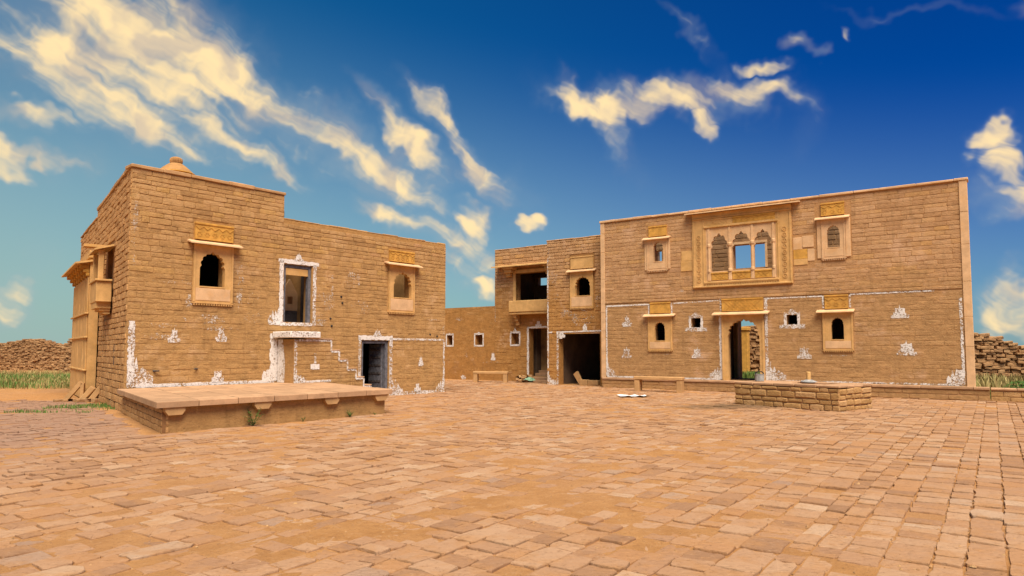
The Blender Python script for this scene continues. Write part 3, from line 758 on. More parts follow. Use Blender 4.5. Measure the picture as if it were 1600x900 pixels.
# upper doorway frame (wood, blue-grey) and lower door with leaf
def door_frame(parent, x0, x1, z0, z1, mat, y=.06, th=.09):
    mb = MB(); mb.box(x0, x0 + th, y, y + .14, z0, z1); mb.box(x1 - th, x1, y, y + .14, z0, z1); mb.box(x0 + th + .001, x1 - th - .001, y + .002, y + .138, z1 - th, z1 - .001)
    return mb.build('door_frame', mat, parent)
door_frame(house, 4.362, 5.338, 2.462, 4.248, 'blue_wood')
lt = MB(); lt.box(4.46, 5.24, .08, .18, 3.93, 4.14); lt.build('lintel_board', 'carved_yellow', house)
ld = door_frame(house, 7.302, 8.458, 0, 1.928, 'blue_wood', .05, .10)
leaf = MB(); leaf.box(8.30, 8.352, .19, .90, .04, 1.80); dl = leaf.build('door', 'blue_wood', house)
for k in range(6):
    z = .18 + k * .28; q = MB(); q.box(8.268, 8.299, .20, .89, z, z + .09, bev=.008)
    for i in range(4):
        q.lathe([(.022, 0), (.018, .014), (.006, .024)], 8, Matrix.Translation((8.266, .28 + i * .17, z + .045)) @ Matrix.Rotation(R(-90), 4, 'Y'))
    q.build('door_batten', 'old_wood', dl)
for k in range(4):
    q = MB(); q.box(8.284, 8.2995, .20 + k * .172, .20 + k * .172 + .165, .05, 1.79); q.build('plank', 'blue_wood', dl)
lf2 = MB(); lf2.box(7.40, 7.45, .19, .85, .04, 1.80); lf2.build('door', 'old_wood', house)
# coping slabs along the parapet
def coping(parent, x0, x1, z, y0=-.045, y1=.40, th=.10, mat='coping_stone', ln=(.7, 1.2), seed=3, name='coping_stone', tilt=0):
    rg = random.Random(seed); x = x0
    while x < x1 - .01:
        l = rg.uniform(*ln)
        if x1 - x - l < .35: l = x1 - x
        q = MB(); q.box(x + .004, x + l - .004, y0 + rg.uniform(-.008, .008), y1, z + rg.uniform(0, .004), z + th + rg.uniform(-.014, .012), bev=.014, jit=.006)
        q.build(name, mat, parent); x += l
coping(fw, -.10, 4.36, 6.362, seed=4)
coping(sw, SL - 7.12, SL - .46, 6.362, seed=5)
coping(sw, -.02, SL - 7.13, 6.102, seed=6, th=.06)
# weathered top course of the lower wing
coping(fw, 4.33, 11.19, 5.622, y0=.01, th=.05, seed=8, ln=(.3, .7), mat='house_stone')
# dome finial on the roof
fin = MB(); fin.lathe([(.30, -.5), (.34, 0), (.46, .02), (.48, .07), (.44, .10), (.34, .20), (.22, .30), (.16, .34)], 40, rib=.035, ribn=40)
fo = fin.build('roof_finial', 'finial_stone', house, (1.30, .62, 6.50))
k_ = MB(); k_.lathe([(.10, .34), (.155, .36), (.165, .42), (.155, .48), (.10, .52), (.04, .54)], 36, rib=.10, ribn=18); k_.build('finial_knob', 'finial_stone', fo)
k_ = MB(); k_.lathe([(.49, .022), (.52, .04), (.49, .062)], 48, rib=.05, ribn=48); k_.build('finial_ring', 'carved_orange', fo)
rf = MB(); rf.box(1.2, 3.2, .6, 1.8, 5.98, 6.30); rf.build('roof_block', 'dirt', house)
# paint on the front
for k, pts in enumerate([[(.06, .66), (.06, 2.35)], [(.06, 3.8), (.06, 5.7)]]):
    strip(fw, pts, .16 if k == 0 else .07, 'whitewash' if k == 0 else 'whitewash_thin', seed=k)
corner_wash(fw, -.02, .62, .64, 1.0, 3)
strip(fw, [(.2, .665), (4.1, .665)], .085, 'whitewash_solid', seed=9)
motif(fw, 1.13, 1.80, .34, .36); motif(fw, 2.43, 1.84, .34, .40, seed=4); motif(fw, 2.36, .68, .36, .34, spike=False, seed=8, tiers=[(1, 0, .5), (.6, .5, .95)])
for x, z, a, c in ((.75, 2.25, .45, .06), (.7, 1.95, .5, .1), (1.0, 3.42, .55, .05), (1.42, 3.40, .16, .18), (2.0, 2.45, .7, .16), (2.95, 3.6, .14, .8), (1.5, 2.9, .10, .3), (2.3, 2.2, .6, .08), (3.4, 3.1, .25, .2), (5.9, 3.2, .35, .35), (7.2, 3.0, .5, .3), (6.1, 3.7, .06, .6), (.05, 4.6, .10, .8), (10.6, 2.72, .5, .04), (11.08, 2.3, .06, .5), (3.3, 2.55, .3, .2), (6.9, 3.9, .3, .4)):
    blot(fw, x, z, a, c)
strip(fw, [(4.27, 2.46), (4.27, 4.36)], .13, 'whitewash_solid', seed=21); strip(fw, [(5.43, 2.46), (5.43, 4.30)], .12, 'whitewash', seed=22)
strip(fw, [(4.16, 4.34), (5.58, 4.32)], .12, 'whitewash_solid', seed=23); strip(fw, [(4.2, 2.40), (5.5, 2.40)], .10, 'whitewash', seed=24)
motif(fw, 4.85, 4.36, .34, .24, 'whitewash'); corner_wash(fw, 3.86, 4.28, 2.36, .75, 8, True); corner_wash(fw, 5.44, 5.9, 2.38, .8, 9, mat='whitewash_thin')
blot(fw, 4.05, 2.5, .22, .10, 'whitewash')
strip(fw, [(7.22, .1), (7.22, 2.03)], .10, 'whitewash', seed=31); strip(fw, [(8.55, 0.02), (8.55, 2.03)], .13, 'whitewash', seed=32); strip(fw, [(7.16, 2.02), (8.62, 2.02)], .14, 'whitewash_solid', seed=33)
motif(fw, 7.95, 2.06, .36, .24); strip(fw, [(8.6, 1.985), (11.12, 1.985)], .065, 'whitewash', seed=34); strip(fw, [(11.10, .1), (11.10, 1.98)], .08, 'whitewash', seed=35)
corner_wash(fw, 8.6, 9.1, .0, .75, 4); corner_wash(fw, 10.7, 11.14, .0, .7, 6, True); strip(fw, [(8.7, .06), (11.0, .06)], .12, 'whitewash', seed=36)
motif(fw, 9.95, 1.02, .26, .34, seed=3); motif(fw, 9.8, .05, .3, .36, seed=2, tiers=[(1, 0, .5), (.5, .5, .9)])
pg = MB(); pg.lathe([(.022, 0), (.018, .16), (.014, .17)], 7, Matrix.Translation((.62, -.0, 1.05)) @ Matrix.Rotation(R(90), 4, 'X') @ Matrix.Rotation(R(40), 4, 'Y')); pg.build('wall_peg', 'old_wood', house)
pg = MB(); pg.lathe([(.022, 0), (.018, .16), (.014, .17)], 7, Matrix.Translation((1.78, -.0, 1.08)) @ Matrix.Rotation(R(90), 4, 'X') @ Matrix.Rotation(R(-50), 4, 'Y')); pg.build('wall_peg', 'old_wood', house)
for x, z in ((6.05, 2.62), (6.1, 2.38), (10.4, 2.18), (10.75, 2.12), (6.45, 3.35), (6.5, 3.15)):
    pg = MB(); pg.lathe([(.035, 0), (.03, .03), (.012, .032)], 8, Matrix.Translation((x, -.001, z)) @ Matrix.Rotation(R(90), 4, 'X')); pg.build('beam_socket', 'iron', house)
# side: projecting window bay and carved two-storey frontage further back
sx0 = SL - 4.0
bay = MB(); bay.box(sx0 - .25, sx0 + 1.25, -.42, -.03, 2.98, 3.58, bev=.02); bay.box(sx0 - .32, sx0 + 1.32, -.46, -.031, 3.582, 3.64, bev=.01); by = bay.build('window_bay', 'carved_yellow', sw)
q = MB()
for k, (d_, zz) in enumerate(((.40, 2.90), (.30, 2.82), (.20, 2.72))): q.box(sx0 - .10 + k * .05, sx0 + 1.10 - k * .05, -d_, -.03, zz - .09 + k * .01, zz + .078)
q.build('bay_bracket', 'carved_yellow', sw)
for xx in (sx0 - .20, sx0 + 1.05):
    q = MB(); q.box(xx, xx + .14, -.38, -.24, 3.641, 4.50, bev=.015); q.build('bay_post', 'carved_yellow', sw)
q = canopy_mb(sx0 - .3, sx0 + 1.35, 4.62, .5, .16, .05); q.build('bay_canopy', 'carved_yellow', sw)
q = MB(); q.box(sx0 - .9, sx0 - .5, -.6, -.03, 4.78, 4.86); q.build('water_spout', 'carved_yellow', sw)
dk = MB(); dk.box(SL - 4.3, SL - 2.9, .452, .50, 2.9, 4.7); dk.build('bay_back', 'dark_room', sw)
FX0, FX1 = SL - 10.6, SL - 5.7
fb = MB(); fb.box(FX0, FX1, -.30, -.035, 0, 4.55); fr_ = fb.build('carved_frontage', 'carved_yellow', sw)
rg = random.Random(5)
for zi, (za, zb) in enumerate(((.02, .95), (.97, 2.0), (2.02, 2.75), (2.80, 3.95))):
    k = 6
    for i in range(k):
        xa = FX0 + .06 + (FX1 - FX0 - .12) * i / k; xb = FX0 + .06 + (FX1 - FX0 - .12) * (i + 1) / k
        q = MB(); q.box(xa + .012, xb - .012, -.335 - rg.uniform(0, .015), -.301, za + .012, zb - .012, bev=.012); q.build('panel', 'carved_yellow', fr_)
for z in (.96, 2.01, 2.78):
    q = MB(); q.box(FX0 - .03, FX1 + .03, -.40, -.301, z - .028, z + .028, bev=.012); q.build('string_course', 'carved_yellow', fr_)
for i in range(7):
    xa = FX0 + .1 + (FX1 - FX0 - .35) * i / 6
    q = MB()
    for d_, z0_, z1_ in ((.40, 3.98, 4.10), (.48, 4.102, 4.22), (.58, 4.222, 4.36)): q.box(xa, xa + .16, -d_, -.301, z0_, z1_, bev=.02)
    q.build('canopy_bracket', 'carved_orange', fr_)
q = canopy_mb(FX0 - .3, FX1 + .1, 4.50, .72, .16, .06); q.build('frontage_canopy', 'carved_yellow', fr_)
q = MB(); q.box(FX0 - .05, FX1 + .05, -.34, -.036, 4.56, 4.80, bev=.02); q.build('cornice', 'carved_yellow', fr_)
sl_ = MB(); sl_.box(SL - 2.05, SL - 1.95, -.02, .0, 1.2, 1.75); sl_.build('wall_slit', 'dark_room', sw)

# ================================================================== PLATFORM
plat = thing('stone_platform', 'low wide stone platform with overhanging slab top in front of the left house', 'platform', house.location[:], house.rotation_euler.z)
def sk(u_, v_): return (u_ + (v_ + 5.30) * .22, v_)           # the platform follows the house's skewed side
X0, X1, YF, YB = -1.25, 4.10, -5.25, -.06
c4 = [sk(X0, YF), sk(X1, YF), sk(X1, YB), sk(X0, YB)]
mb = MB(); mb.add([(x, y, 0) for x, y in c4] + [(x, y, .50) for x, y in c4], [(0, 1, 5, 4), (1, 2, 6, 5), (2, 3, 7, 6), (3, 0, 4, 7), (4, 5, 6, 7)])
pbase = mb.build('platform_base', 'house_mud', plat)
# low stones showing at the base of the left end
le = link('end_wall', None, plat)
dx_, dy_ = c4[0][0] - c4[3][0], c4[0][1] - c4[3][1]; LL = math.hypot(dx_, dy_)
bpy.data.objects.remove(le)
em = MB(); em.box(0, LL, -.012, .05, 0, .465); ew = em.build('end_wall', 'side_mud', plat, (c4[3][0], c4[3][1], 0), math.atan2(dy_, dx_))
PREC = lay_stones(ew, [(0, LL, .465)], [], (.10, .16), (.16, .4), .012, (.016, .030), 44, mat='side_stone')
emit_stones(plat, PREC, 290)
# slab top: grid of slabs laid with open joints, edge slabs thicker and projecting
NXs, NYs = 7, 6; OV = .16
def pq(a, c): 
    u_ = X0 - OV + (X1 - X0 + 2 * OV) * a; v_ = YF - OV + (YB - YF + OV) * c
    return sk(u_, v_)
rg = random.Random(3)
for i in range(NXs):
    for j in range(NYs):
        a0, a1, b0, b1 = i / NXs + .0012, (i + 1) / NXs - .0012, j / NYs + .0012, (j + 1) / NYs - .0012
        P4 = [pq(a0, b0), pq(a1, b0), pq(a1, b1), pq(a0, b1)]; zt = .62 + rg.uniform(-.004, .004)
        zb = .502 if (j == 0 or i in (0, NXs - 1)) else .51
        q = MB(); cx = sum(p[0] for p in P4) / 4; cy = sum(p[1] for p in P4) / 4
        tp = [(cx + (x - cx) * .985, cy + (y - cy) * .985, zt) for x, y in P4]
        q.add([(x, y, zb) for x, y in P4] + [(x, y, zt - .012) for x, y in P4] + tp,
              [(3, 2, 1, 0)] + [(k, (k + 1) % 4, (k + 1) % 4 + 4, k + 4) for k in range(4)] + [(k + 4, (k + 1) % 4 + 4, (k + 1) % 4 + 8, k + 8) for k in range(4)] + [(8, 9, 10, 11)])
        q.build('top_slab', 'slab_stone', plat)
for u_ in (X0 + .05, .62, 2.35, X1 - .32):                     # corbels under the front edge
    q = MB(); c_x, c_y = sk(u_, YF)
    q.prism([(c_x, .35), (c_x + .26, .35), (c_x + .32, .43), (c_x + .32, .499), (c_x - .06, .499), (c_x - .06, .43)], YF - .12, YF - .001); q.build('corbel', 'slab_edge', plat)

# ================================================================== STAIRCASE
stair = thing('stone_staircase', 'mud-coated outside stair with whitewashed step edges climbing to the upper doorway', 'staircase', house.location[:], house.rotation_euler.z)
prof = [(4.20, 0), (7.3, 0), (7.3, .22), (7.02, .22), (7.02, .46), (6.73, .46), (6.73, .72), (6.43, .72), (6.43, 1.0), (6.10, 1.0), (6.10, 1.29), (5.79, 1.29), (5.79, 1.58), (5.50, 1.58), (5.50, 1.92), (4.20, 1.92)]
YS = -.90
mb = MB(); mb.prism(prof, YS, -.02); sb = mb.build('stair_block', 'house_mud', stair)
spf = [(4.2, 5.5, 1.92), (5.5, 5.79, 1.58), (5.79, 6.10, 1.29), (6.10, 6.43, 1.0), (6.43, 6.73, .72), (6.73, 7.02, .46), (7.02, 7.3, .22)]
mb = MB(); mb.box(4.2, 4.21, YS - .012, YS - .002, 0.3, .31); 
SREC = lay_stones(sb, spf, [], (.10, .16), (.18, .42), .012, (.004, .014), 61, y0=YS, mat='house_stone')
emit_stones(stair, SREC, 120)
for k, (a, c, z) in enumerate(spf[1:]):
    q = MB(); q.box(a - .01, c + .015, YS - .03, -.03, z - .0, z + .035, bev=.008); q.build('step', 'slab_stone', stair)
q = MB(); q.box(4.0, 5.02, YS - .14, -.03, 1.96, 2.15, bev=.02); q.build('landing_slab', 'whitewash_solid', stair)
q = MB(); q.box(4.02, 5.0, YS - .12, -.04, 1.965, 2.145); q.build('landing_core', 'slab_stone', stair)
q = MB(); q.box(4.6, 5.52, YS - .04, -.04, 1.925, 1.96); q.build('landing_step', 'slab_stone', stair)
strip(stair, [(4.25, .64), (4.25, 1.92)], .09, 'whitewash', YS - .02, seed=1); corner_wash(stair, 4.2, 4.62, .62, .42, 2, y=YS - .021)
strip(stair, [(4.3, .66), (5.5, .66)], .06, 'whitewash', YS - .02, seed=2)
px_ = prof[3:15][::-1]
strip(stair, [(4.22, 1.89), (5.48, 1.89)], .06, 'whitewash', YS - .02, seed=3)
pts = [(5.48, 1.89)]
for x, z in [(5.48, 1.55), (5.77, 1.55), (5.77, 1.26), (6.08, 1.26), (6.08, .97), (6.41, .97), (6.41, .69), (6.71, .69), (6.71, .43), (7.0, .43), (7.0, .2)]: pts.append((x, z))
strip(stair, pts, .055, 'whitewash', YS - .022, seed=4)
motif(stair, 4.92, 1.02, .30, .20, 'whitewash_solid', YS - .02, False, tiers=[(1, 0, .8)]); strip(stair, [(4.92, 1.2), (4.92, 1.5)], .08, 'whitewash', YS - .021, seed=7)
# white paint on the landing's end and wall beside it
ends = MB(); ends.add([(4.185, YS + .02, .64), (4.185, -.50, .64), (4.185, -.42, 1.9), (4.185, YS + .02, 1.9)], [(0, 1, 2, 3)]); 
q = MB(); q.add([(4.188, -.42, .63), (4.188, -.03, .63), (4.188, -.03, 1.92), (4.188, -.30, 1.92), (4.188, -.45, 1.2)], [(4, 3, 2, 1, 0)]); q.build('whitewash_patch', 'whitewash_solid', stair)
corner_wash(fw, 3.7, 4.19, .66, .75, 12, True, 'whitewash_solid'); strip(fw, [(4.08, .7), (4.06, 2.1)], .24, 'whitewash_solid', seed=44)

# ================================================================== RIGHT MANSION
RZ = math.atan2(-.5746, .8184)
man = thing('stone_mansion', 'tall sandstone mansion front on the right with triple arched window and central doorway', 'mansion', (4.031, 29.598, 0), RZ)
WX0, WX1, WT = -.16, 13.22, 7.14
MOP = [(4.62, 7.14, 4.40, 6.34), (2.24, 2.78, 5.22, 6.14), (8.93, 9.45, 5.23, 6.12), (2.25, 2.82, 1.94, 2.80), (8.98, 9.49, 1.94, 2.80), (5.28, 6.58, .42, 2.82), (3.87, 4.25, 2.49, 2.88), (7.52, 7.89, 2.54, 2.90)]
mw = wall_core('front_wall', man, 'mansion_mud', [(WX0, WX1, WT)], MOP, .42, .11, mudfun(-.005, .002, 3.2, 4.6, 12, .004), z0=0.0)
mblk = [(3.96, 7.80, 4.02, 7.08), (1.98, 2.94, 4.85, 6.78), (8.58, 9.78, 4.83, 6.93), (2.0, 3.08, 1.52, 3.6), (8.73, 9.75, 1.52, 3.6), (5.06, 6.72, .42, 3.62), (3.80, 4.32, 2.42, 2.95), (7.45, 7.96, 2.47, 2.97),
        (WX0, .02, 0, 8), (13.0, WX1, 0, 8), (WX0, WX1, 0, .45), (3.46, 3.96, 4.75, 5.62), (7.8, 8.55, 4.70, 5.80), (WX0, WX1, 3.60, 3.70)]
MREC = lay_stones(mw, [(WX0, WX1, WT - .04)], mblk, (.125, .195), (.30, .78), .0065, (.001, .011), 71, mat='mansion_stone', zjit=.004)
# edge quoins
rg = random.Random(9)
for xa, xb in ((WX0 - .012, .02), (13.0, WX1 + .012)):
    z = .40
    while z < WT - .02:
        h = min(rg.uniform(.8, 1.5), WT - z); 
        if WT - z - h < .3: h = WT - z
        q = MB(); q.box(xa, xb, -.035 + rg.uniform(-.004, .004), .43, z + .003, z + h - .003, bev=.008); q.build('edge_stone', 'carved_pink', mw); z += h
coping(mw, WX0 - .05, WX1 + .05, WT + .002, y0=-.07, y1=.45, th=.09, seed=14, mat='carved_pink')
# string course between the storeys
rg = random.Random(19); x = .03
while x < 12.98:
    l = min(rg.uniform(.6, 1.5), 12.98 - x)
    q = MB(); q.box(x + .003, x + l - .003, -.020 - rg.uniform(0, .014), .05, 3.605, 3.695, jit=.003, bev=.008); q.build('band_stone', 'mansion_stone', mw); x += l
# pale replaced blocks beside the big window
for a, c, z0_, z1_, mt in ((3.50, 3.955, 5.20, 5.60, 'carved_yellow'), (3.47, 3.955, 4.78, 5.195, 'carved_yellow'), (7.81, 8.12, 5.30, 5.75, 'carved_pink'), (8.13, 8.52, 5.36, 5.78, 'carved_pink'), (7.81, 8.30, 4.95, 5.295, 'carved_orange'), (7.81, 8.30, 4.72, 4.945, 'carved_yellow'), (8.305, 8.54, 4.85, 5.29, 'carved_pink')):
    q = MB(); q.box(a, c, -.016, .05, z0_, z1_, bev=.006); q.build('block', mt, mw)
emit_stones(man, MREC, 290)
# triple-arched window in its carved surround
mb = MB(); mb.plate(rect(3.98, 7.78, 4.06, 7.04), [rect(4.54, 7.22, 4.30, 6.42)], -.06, .06); sur = mb.build('window', 'carved_yellow', man)
mb = MB(); holes = []
for a, c in ((4.72, 5.40), (5.56, 6.28), (6.40, 7.06)): holes.append(cusped((a + c) / 2, (c - a) / 2, 4.69, 5.66, 6.17, 5, 50, .13))
mb.plate(rect(4.54, 7.22, 4.30, 6.42), holes, -.045, .075); mb.build('arch_screen', 'carved_pink', sur)
for cxx, rr in ((4.655, .05), (5.48, .062), (6.34, .062), (7.12, .05)):
    q = MB(); q.lathe([(rr * 1.25, 4.66), (rr * 1.25, 4.74), (rr * .95, 4.78), (rr, 5.4), (rr * .8, 5.62), (rr * 1.3, 5.68), (rr * 1.35, 5.76), (rr * .9, 5.80)], 16, Matrix.Translation((cxx, -.05, 0)))
    q.build('column', 'carved_pink', sur)
    q = MB(); q.box(cxx - .045, cxx + .045, -.075, -.046, 5.802, 6.40, bev=.008); q.box(cxx - .06, cxx + .06, -.085, -.046, 4.32, 4.66, bev=.01); q.build('pilaster', 'carved_pink', sur)
for a, c in ((4.74, 5.40), (5.56, 6.26), (6.42, 7.04)):
    q = frieze_mb(a, c, 4.34, 4.64, -.06, 'lattice'); q.build('balustrade_panel', 'carved_orange', sur)
for z0_, z1_, d_ in ((6.43, 6.52, .11), (6.80, 6.86, .10), (4.22, 4.29, .12), (4.07, 4.14, .10)):
    q = MB(); q.box(3.99 if z0_ > 6.6 or z0_ < 4.2 else 4.46, 7.77 if z0_ > 6.6 or z0_ < 4.2 else 7.30, -d_, -.061, z0_, z1_, bev=.012); q.build('moulding', 'carved_yellow', sur)
dentils_mb(4.5, 7.26, 4.215, -.09, .09, .06).build('dentil_band', 'carved_yellow', sur)
frieze_mb(4.6, 5.6, 6.53, 6.78, -.075, 'lattice').build('frieze', 'carved_yellow', sur)
frieze_mb(5.62, 7.2, 6.53, 6.78, -.075, 'lozenge').build('frieze', 'carved_orange', sur)
for xx in (4.03, 4.42, 7.28, 7.70):
    q = MB(); q.box(xx, xx + .05, -.085, -.061, 4.15, 6.79, bev=.01); q.build('border_moulding', 'carved_yellow', sur)
for cc, n_ in ((4.25, 9), (7.52, 9)):
    for i in range(n_):
        zc = 4.36 + i * .215 if cc < 5 else 4.36 + i * .22
        q = MB()
        ring = []
        for k in range(16):
            a = 2 * math.pi * k / 16; ring.append((math.cos(a), math.sin(a)))
        vs = []; 
        for rr, yy in ((.085, -.061), (.085, -.082), (.066, -.082), (.066, -.061)): vs += [(cc + rr * x, yy, zc + rr * z) for x, z in ring]
        q.add(vs, [(k + r_ * 16, (k + 1) % 16 + r_ * 16, (k + 1) % 16 + (r_ + 1) * 16, k + (r_ + 1) * 16) for r_ in range(3) for k in range(16)])
        q.lathe([(.03, 0), (.022, .016), (.006, .02)], 8, Matrix.Translation((cc, -.0612, zc)) @ Matrix.Rotation(R(90), 4, 'X'))
        q.build('rosette', 'carved_yellow', sur)
canopy_mb(3.75, 8.10, 7.07, .30, .05, .05).build('canopy', 'carved_pink', sur)
# smaller windows, doorway
carved_window(man, 2.02, 2.91, 4.91, 6.22, 2.30, 2.73, 5.27, 6.09, (1.85, 3.05, 6.25), (2.10, 2.88, 6.32, 6.75), 'carved_pink', style='none', side=[(1.90, 2.015), (2.915, 3.02)], proj=.2)
carved_window(man, 8.80, 9.58, 4.89, 6.33, 8.98, 9.40, 5.28, 6.07, (8.60, 9.74, 6.36), (8.80, 9.57, 6.44, 6.90), 'carved_pink', side=[(8.64, 8.795), (9.585, 9.74)], proj=.2)
carved_window(man, 2.02, 3.06, 1.60, 3.02, 2.31, 2.76, 1.99, 2.75, (1.86, 3.22, 3.04), (2.12, 3.00, 3.11, 3.56), 'carved_yellow', proj=.22, style='none')
carved_window(man, 8.75, 9.73, 1.60, 2.97, 9.03, 9.44, 1.98, 2.75, (8.57, 9.80, 3.00), (8.84, 9.60, 3.07, 3.56), 'carved_yellow', proj=.22)
mb = MB(); cdo = cusped(5.93, .60, .44, 2.28, 2.76, 9, 54, .09)
mb.plate([(5.10, .43), (5.33, .43)] + [(q[0], q[1]) for q in cdo[::-1]][1:-1] + [(6.53, .43), (6.70, .43), (6.70, 3.0), (5.10, 3.0)], [], -.06, .12)
dfr = mb.build('doorway', 'carved_yellow', man)
for a, c in ((5.10, 5.17), (6.63, 6.70)):
    q = MB(); q.box(a, c, -.085, -.061, .44, 2.99, bev=.01); q.build('jamb_moulding', 'carved_yellow', dfr)
canopy_mb(4.80, 6.92, 3.03, .30, .08, .04).build('canopy', 'carved_pink', dfr)
frieze_mb(5.12, 6.68, 3.10, 3.585, -.055, 'lattice').build('frieze', 'carved_orange', dfr)
for xx in (5.11, 6.69): pass
# square vents with painted surrounds
for (a, c, z0_, z1_) in ((3.87, 4.25, 2.49, 2.88), (7.52, 7.89, 2.54, 2.90)):
    mx_ = (a + c) / 2
    strip(mw, [(a - .05, z0_ - .02), (a - .05, z1_ + .05)], .10, 'whitewash_solid', seed=int(a * 10)); strip(mw, [(c + .05, z0_ - .02), (c + .05, z1_ + .05)], .10, 'whitewash_solid', seed=int(a * 11))
    strip(mw, [(a - .1, z1_ + .05), (c + .1, z1_ + .05)], .10, 'whitewash', seed=int(a * 12)); strip(mw, [(a - .26, z0_ - .07), (c + .26, z0_ - .07)], .14, 'whitewash', seed=int(a * 13))
    motif(mw, mx_, z1_ + .08, .26, .14, 'whitewash', tiers=[(1, 0, .6), (.5, .6, .9)])
# interior: floor, rear wall with openings, end walls
mb = MB(); mb.box(0, 13.0, .425, 3.3, 3.40, 3.60); mb.build('upper_floor', 'dark_room', man)
ROP = [(4.60, 5.98, 5.13, 6.17), (.95, 1.32, 5.15, 6.22), (4.78, 5.82, .30, 2.95)]
rw = wall_core('rear_wall', man, 'mansion_mud', [(0, 13.0, 7.0)], ROP, .4, .25, None, y0=3.2)
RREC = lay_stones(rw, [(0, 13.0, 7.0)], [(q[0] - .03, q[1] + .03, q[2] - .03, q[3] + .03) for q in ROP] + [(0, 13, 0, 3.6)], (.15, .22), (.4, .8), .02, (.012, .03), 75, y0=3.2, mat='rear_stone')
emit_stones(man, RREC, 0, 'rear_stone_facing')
mb = MB(); mb.box(-.05, .35, .43, 3.19, 0, 6.9); mb.box(12.7, 13.1, .43, 3.19, 0, 6.9); mb.box(4.3, 4.55, .43, 3.19, 0, 3.39); mb.box(7.0, 7.25, .43, 3.19, 0, 3.39); mb.box(3.2, 3.45, .43, 3.19, 0, 3.39); mb.build('inner_walls', 'dark_room', man)
mb = MB(); mb.box(4.5, 4.60, 3.12, 3.199, 5.1, 6.2); mb.box(5.98, 6.06, 3.12, 3.199, 5.1, 6.2); mb.box(4.5, 6.06, 3.11, 3.199, 6.17, 6.27); mb.build('rear_window_frame', 'carved_pink', man)
mb = MB(); mb.box(4.72, 4.78, 3.10, 3.199, .3, 2.95); mb.build('rear_door_frame', 'carved_pink', man)
mb = MB(); mb.box(.4, 12.7, .43, 3.19, .02, .40); mb.build('ground_floor', 'dirt', man)
# painted borders and motifs
strip(mw, [(.09, .5), (.09, 3.5)], .07, 'whitewash_solid', seed=1); strip(mw, [(.08, 3.49), (2.05, 3.50)], .06, 'whitewash_solid', seed=2); strip(mw, [(2.05, 3.52), (2.05, 3.08)], .06, 'whitewash_solid', seed=3)
strip(mw, [(3.05, 3.08), (3.05, 3.52)], .06, 'whitewash_solid', seed=4); strip(mw, [(3.05, 3.50), (5.05, 3.54)], .05, 'whitewash', seed=5); strip(mw, [(5.06, 3.6), (5.06, 3.08)], .07, 'whitewash', seed=6)
strip(mw, [(5.04, .46), (5.04, 2.96)], .10, 'whitewash_solid', seed=7); strip(mw, [(6.78, .46), (6.78, 3.56)], .11, 'whitewash', seed=8); strip(mw, [(6.78, 3.54), (8.75, 3.54)], .05, 'whitewash', seed=9)
strip(mw, [(8.78, 3.08), (8.78, 3.55)], .06, 'whitewash', seed=10); strip(mw, [(9.66, 3.55), (9.66, 3.06)], .06, 'whitewash', seed=11); strip(mw, [(9.66, 3.56), (12.2, 3.57)], .05, 'whitewash', seed=12)
strip(mw, [(12.92, .5), (12.92, 3.3)], .08, 'whitewash', seed=13); strip(mw, [(.1, .47), (5.0, .47)], .06, 'whitewash_solid', seed=14); strip(mw, [(6.8, .47), (12.9, .47)], .06, 'whitewash', seed=15)
for cx_, z_, wd_, ht_ in ((1.05, 2.60, .46, .42), (1.02, 1.26, .46, .44), (4.10, 1.28, .46, .40), (8.10, 1.28, .50, .42), (11.18, 2.68, .54, .40), (11.34, 1.42, .60, .46)):
    motif(mw, cx_, z_, wd_, ht_, 'whitewash', seed=int(cx_ * 10))
corner_wash(mw, .1, .48, .48, .62, 1); corner_wash(mw, 4.55, 5.0, .48, .62, 2, True); corner_wash(mw, 6.84, 7.45, .48, .70, 3); corner_wash(mw, 12.45, 12.95, .48, .78, 4, True)
strip(mw, [(2.15, 1.42), (3.0, 1.42)], .035, 'whitewash_thin', seed=16); strip(mw, [(8.75, 1.40), (9.72, 1.40)], .035, 'whitewash_thin', seed=17)
blot(mw, 9.0, 3.75, .5, .06); blot(mw, 10.6, 3.62, .8, .05); blot(mw, 3.3, 4.0, .4, .05)

# plinth along the mansion, continuing to the right as a low kerb wall
pl = thing('stone_plinth', 'long low stone plinth running along the foot of the right mansion', 'plinth', (3.858, 29.352, 0), RZ)
mb = MB(); mb.box(.0, 13.6, .03, .29, -.05, .36); pc = mb.build('plinth_core', 'plinth_stone', pl)
PR = lay_stones(pc, [(0, 13.6, .34)], [], (.15, .19), (.5, 1.1), .012, (.010, .022), 81, y0=.03, mat='mansion_stone')
emit_stones(pl, PR, 200)
rg = random.Random(6); x = 0
while x < 13.6:
    l = min(rg.uniform(.8, 1.6), 13.6 - x); q = MB(); q.box(x + .004, x + l - .004, -.03 + rg.uniform(-.006, .006), .262, .345, .43, bev=.012); q.build('top_slab', 'slab_stone', pl); x += l
kw = thing('kerb_wall', 'low stone kerb wall continuing right of the mansion plinth', 'kerb', (3.858 + 13.62 * .8184, 29.352 - 13.62 * .5746, 0), RZ)
mb = MB(); mb.box(0, 9, .02, .40, -.05, .34); kc = mb.build('wall_core', 'plinth_stone', kw)
KR = lay_stones(kc, [(0, 9, .34)], [], (.14, .19), (.3, .7), .016, (.014, .03), 82, y0=.02, mat='well_stone')
emit_stones(kw, KR, 100)
x = 0
while x < 9:
    l = min(rg.uniform(.6, 1.3), 9 - x); q = MB(); q.box(x + .004, x + l - .004, -.03, .42, .345, .41, bev=.012); q.build('top_slab', 'slab_stone', kw); x += l

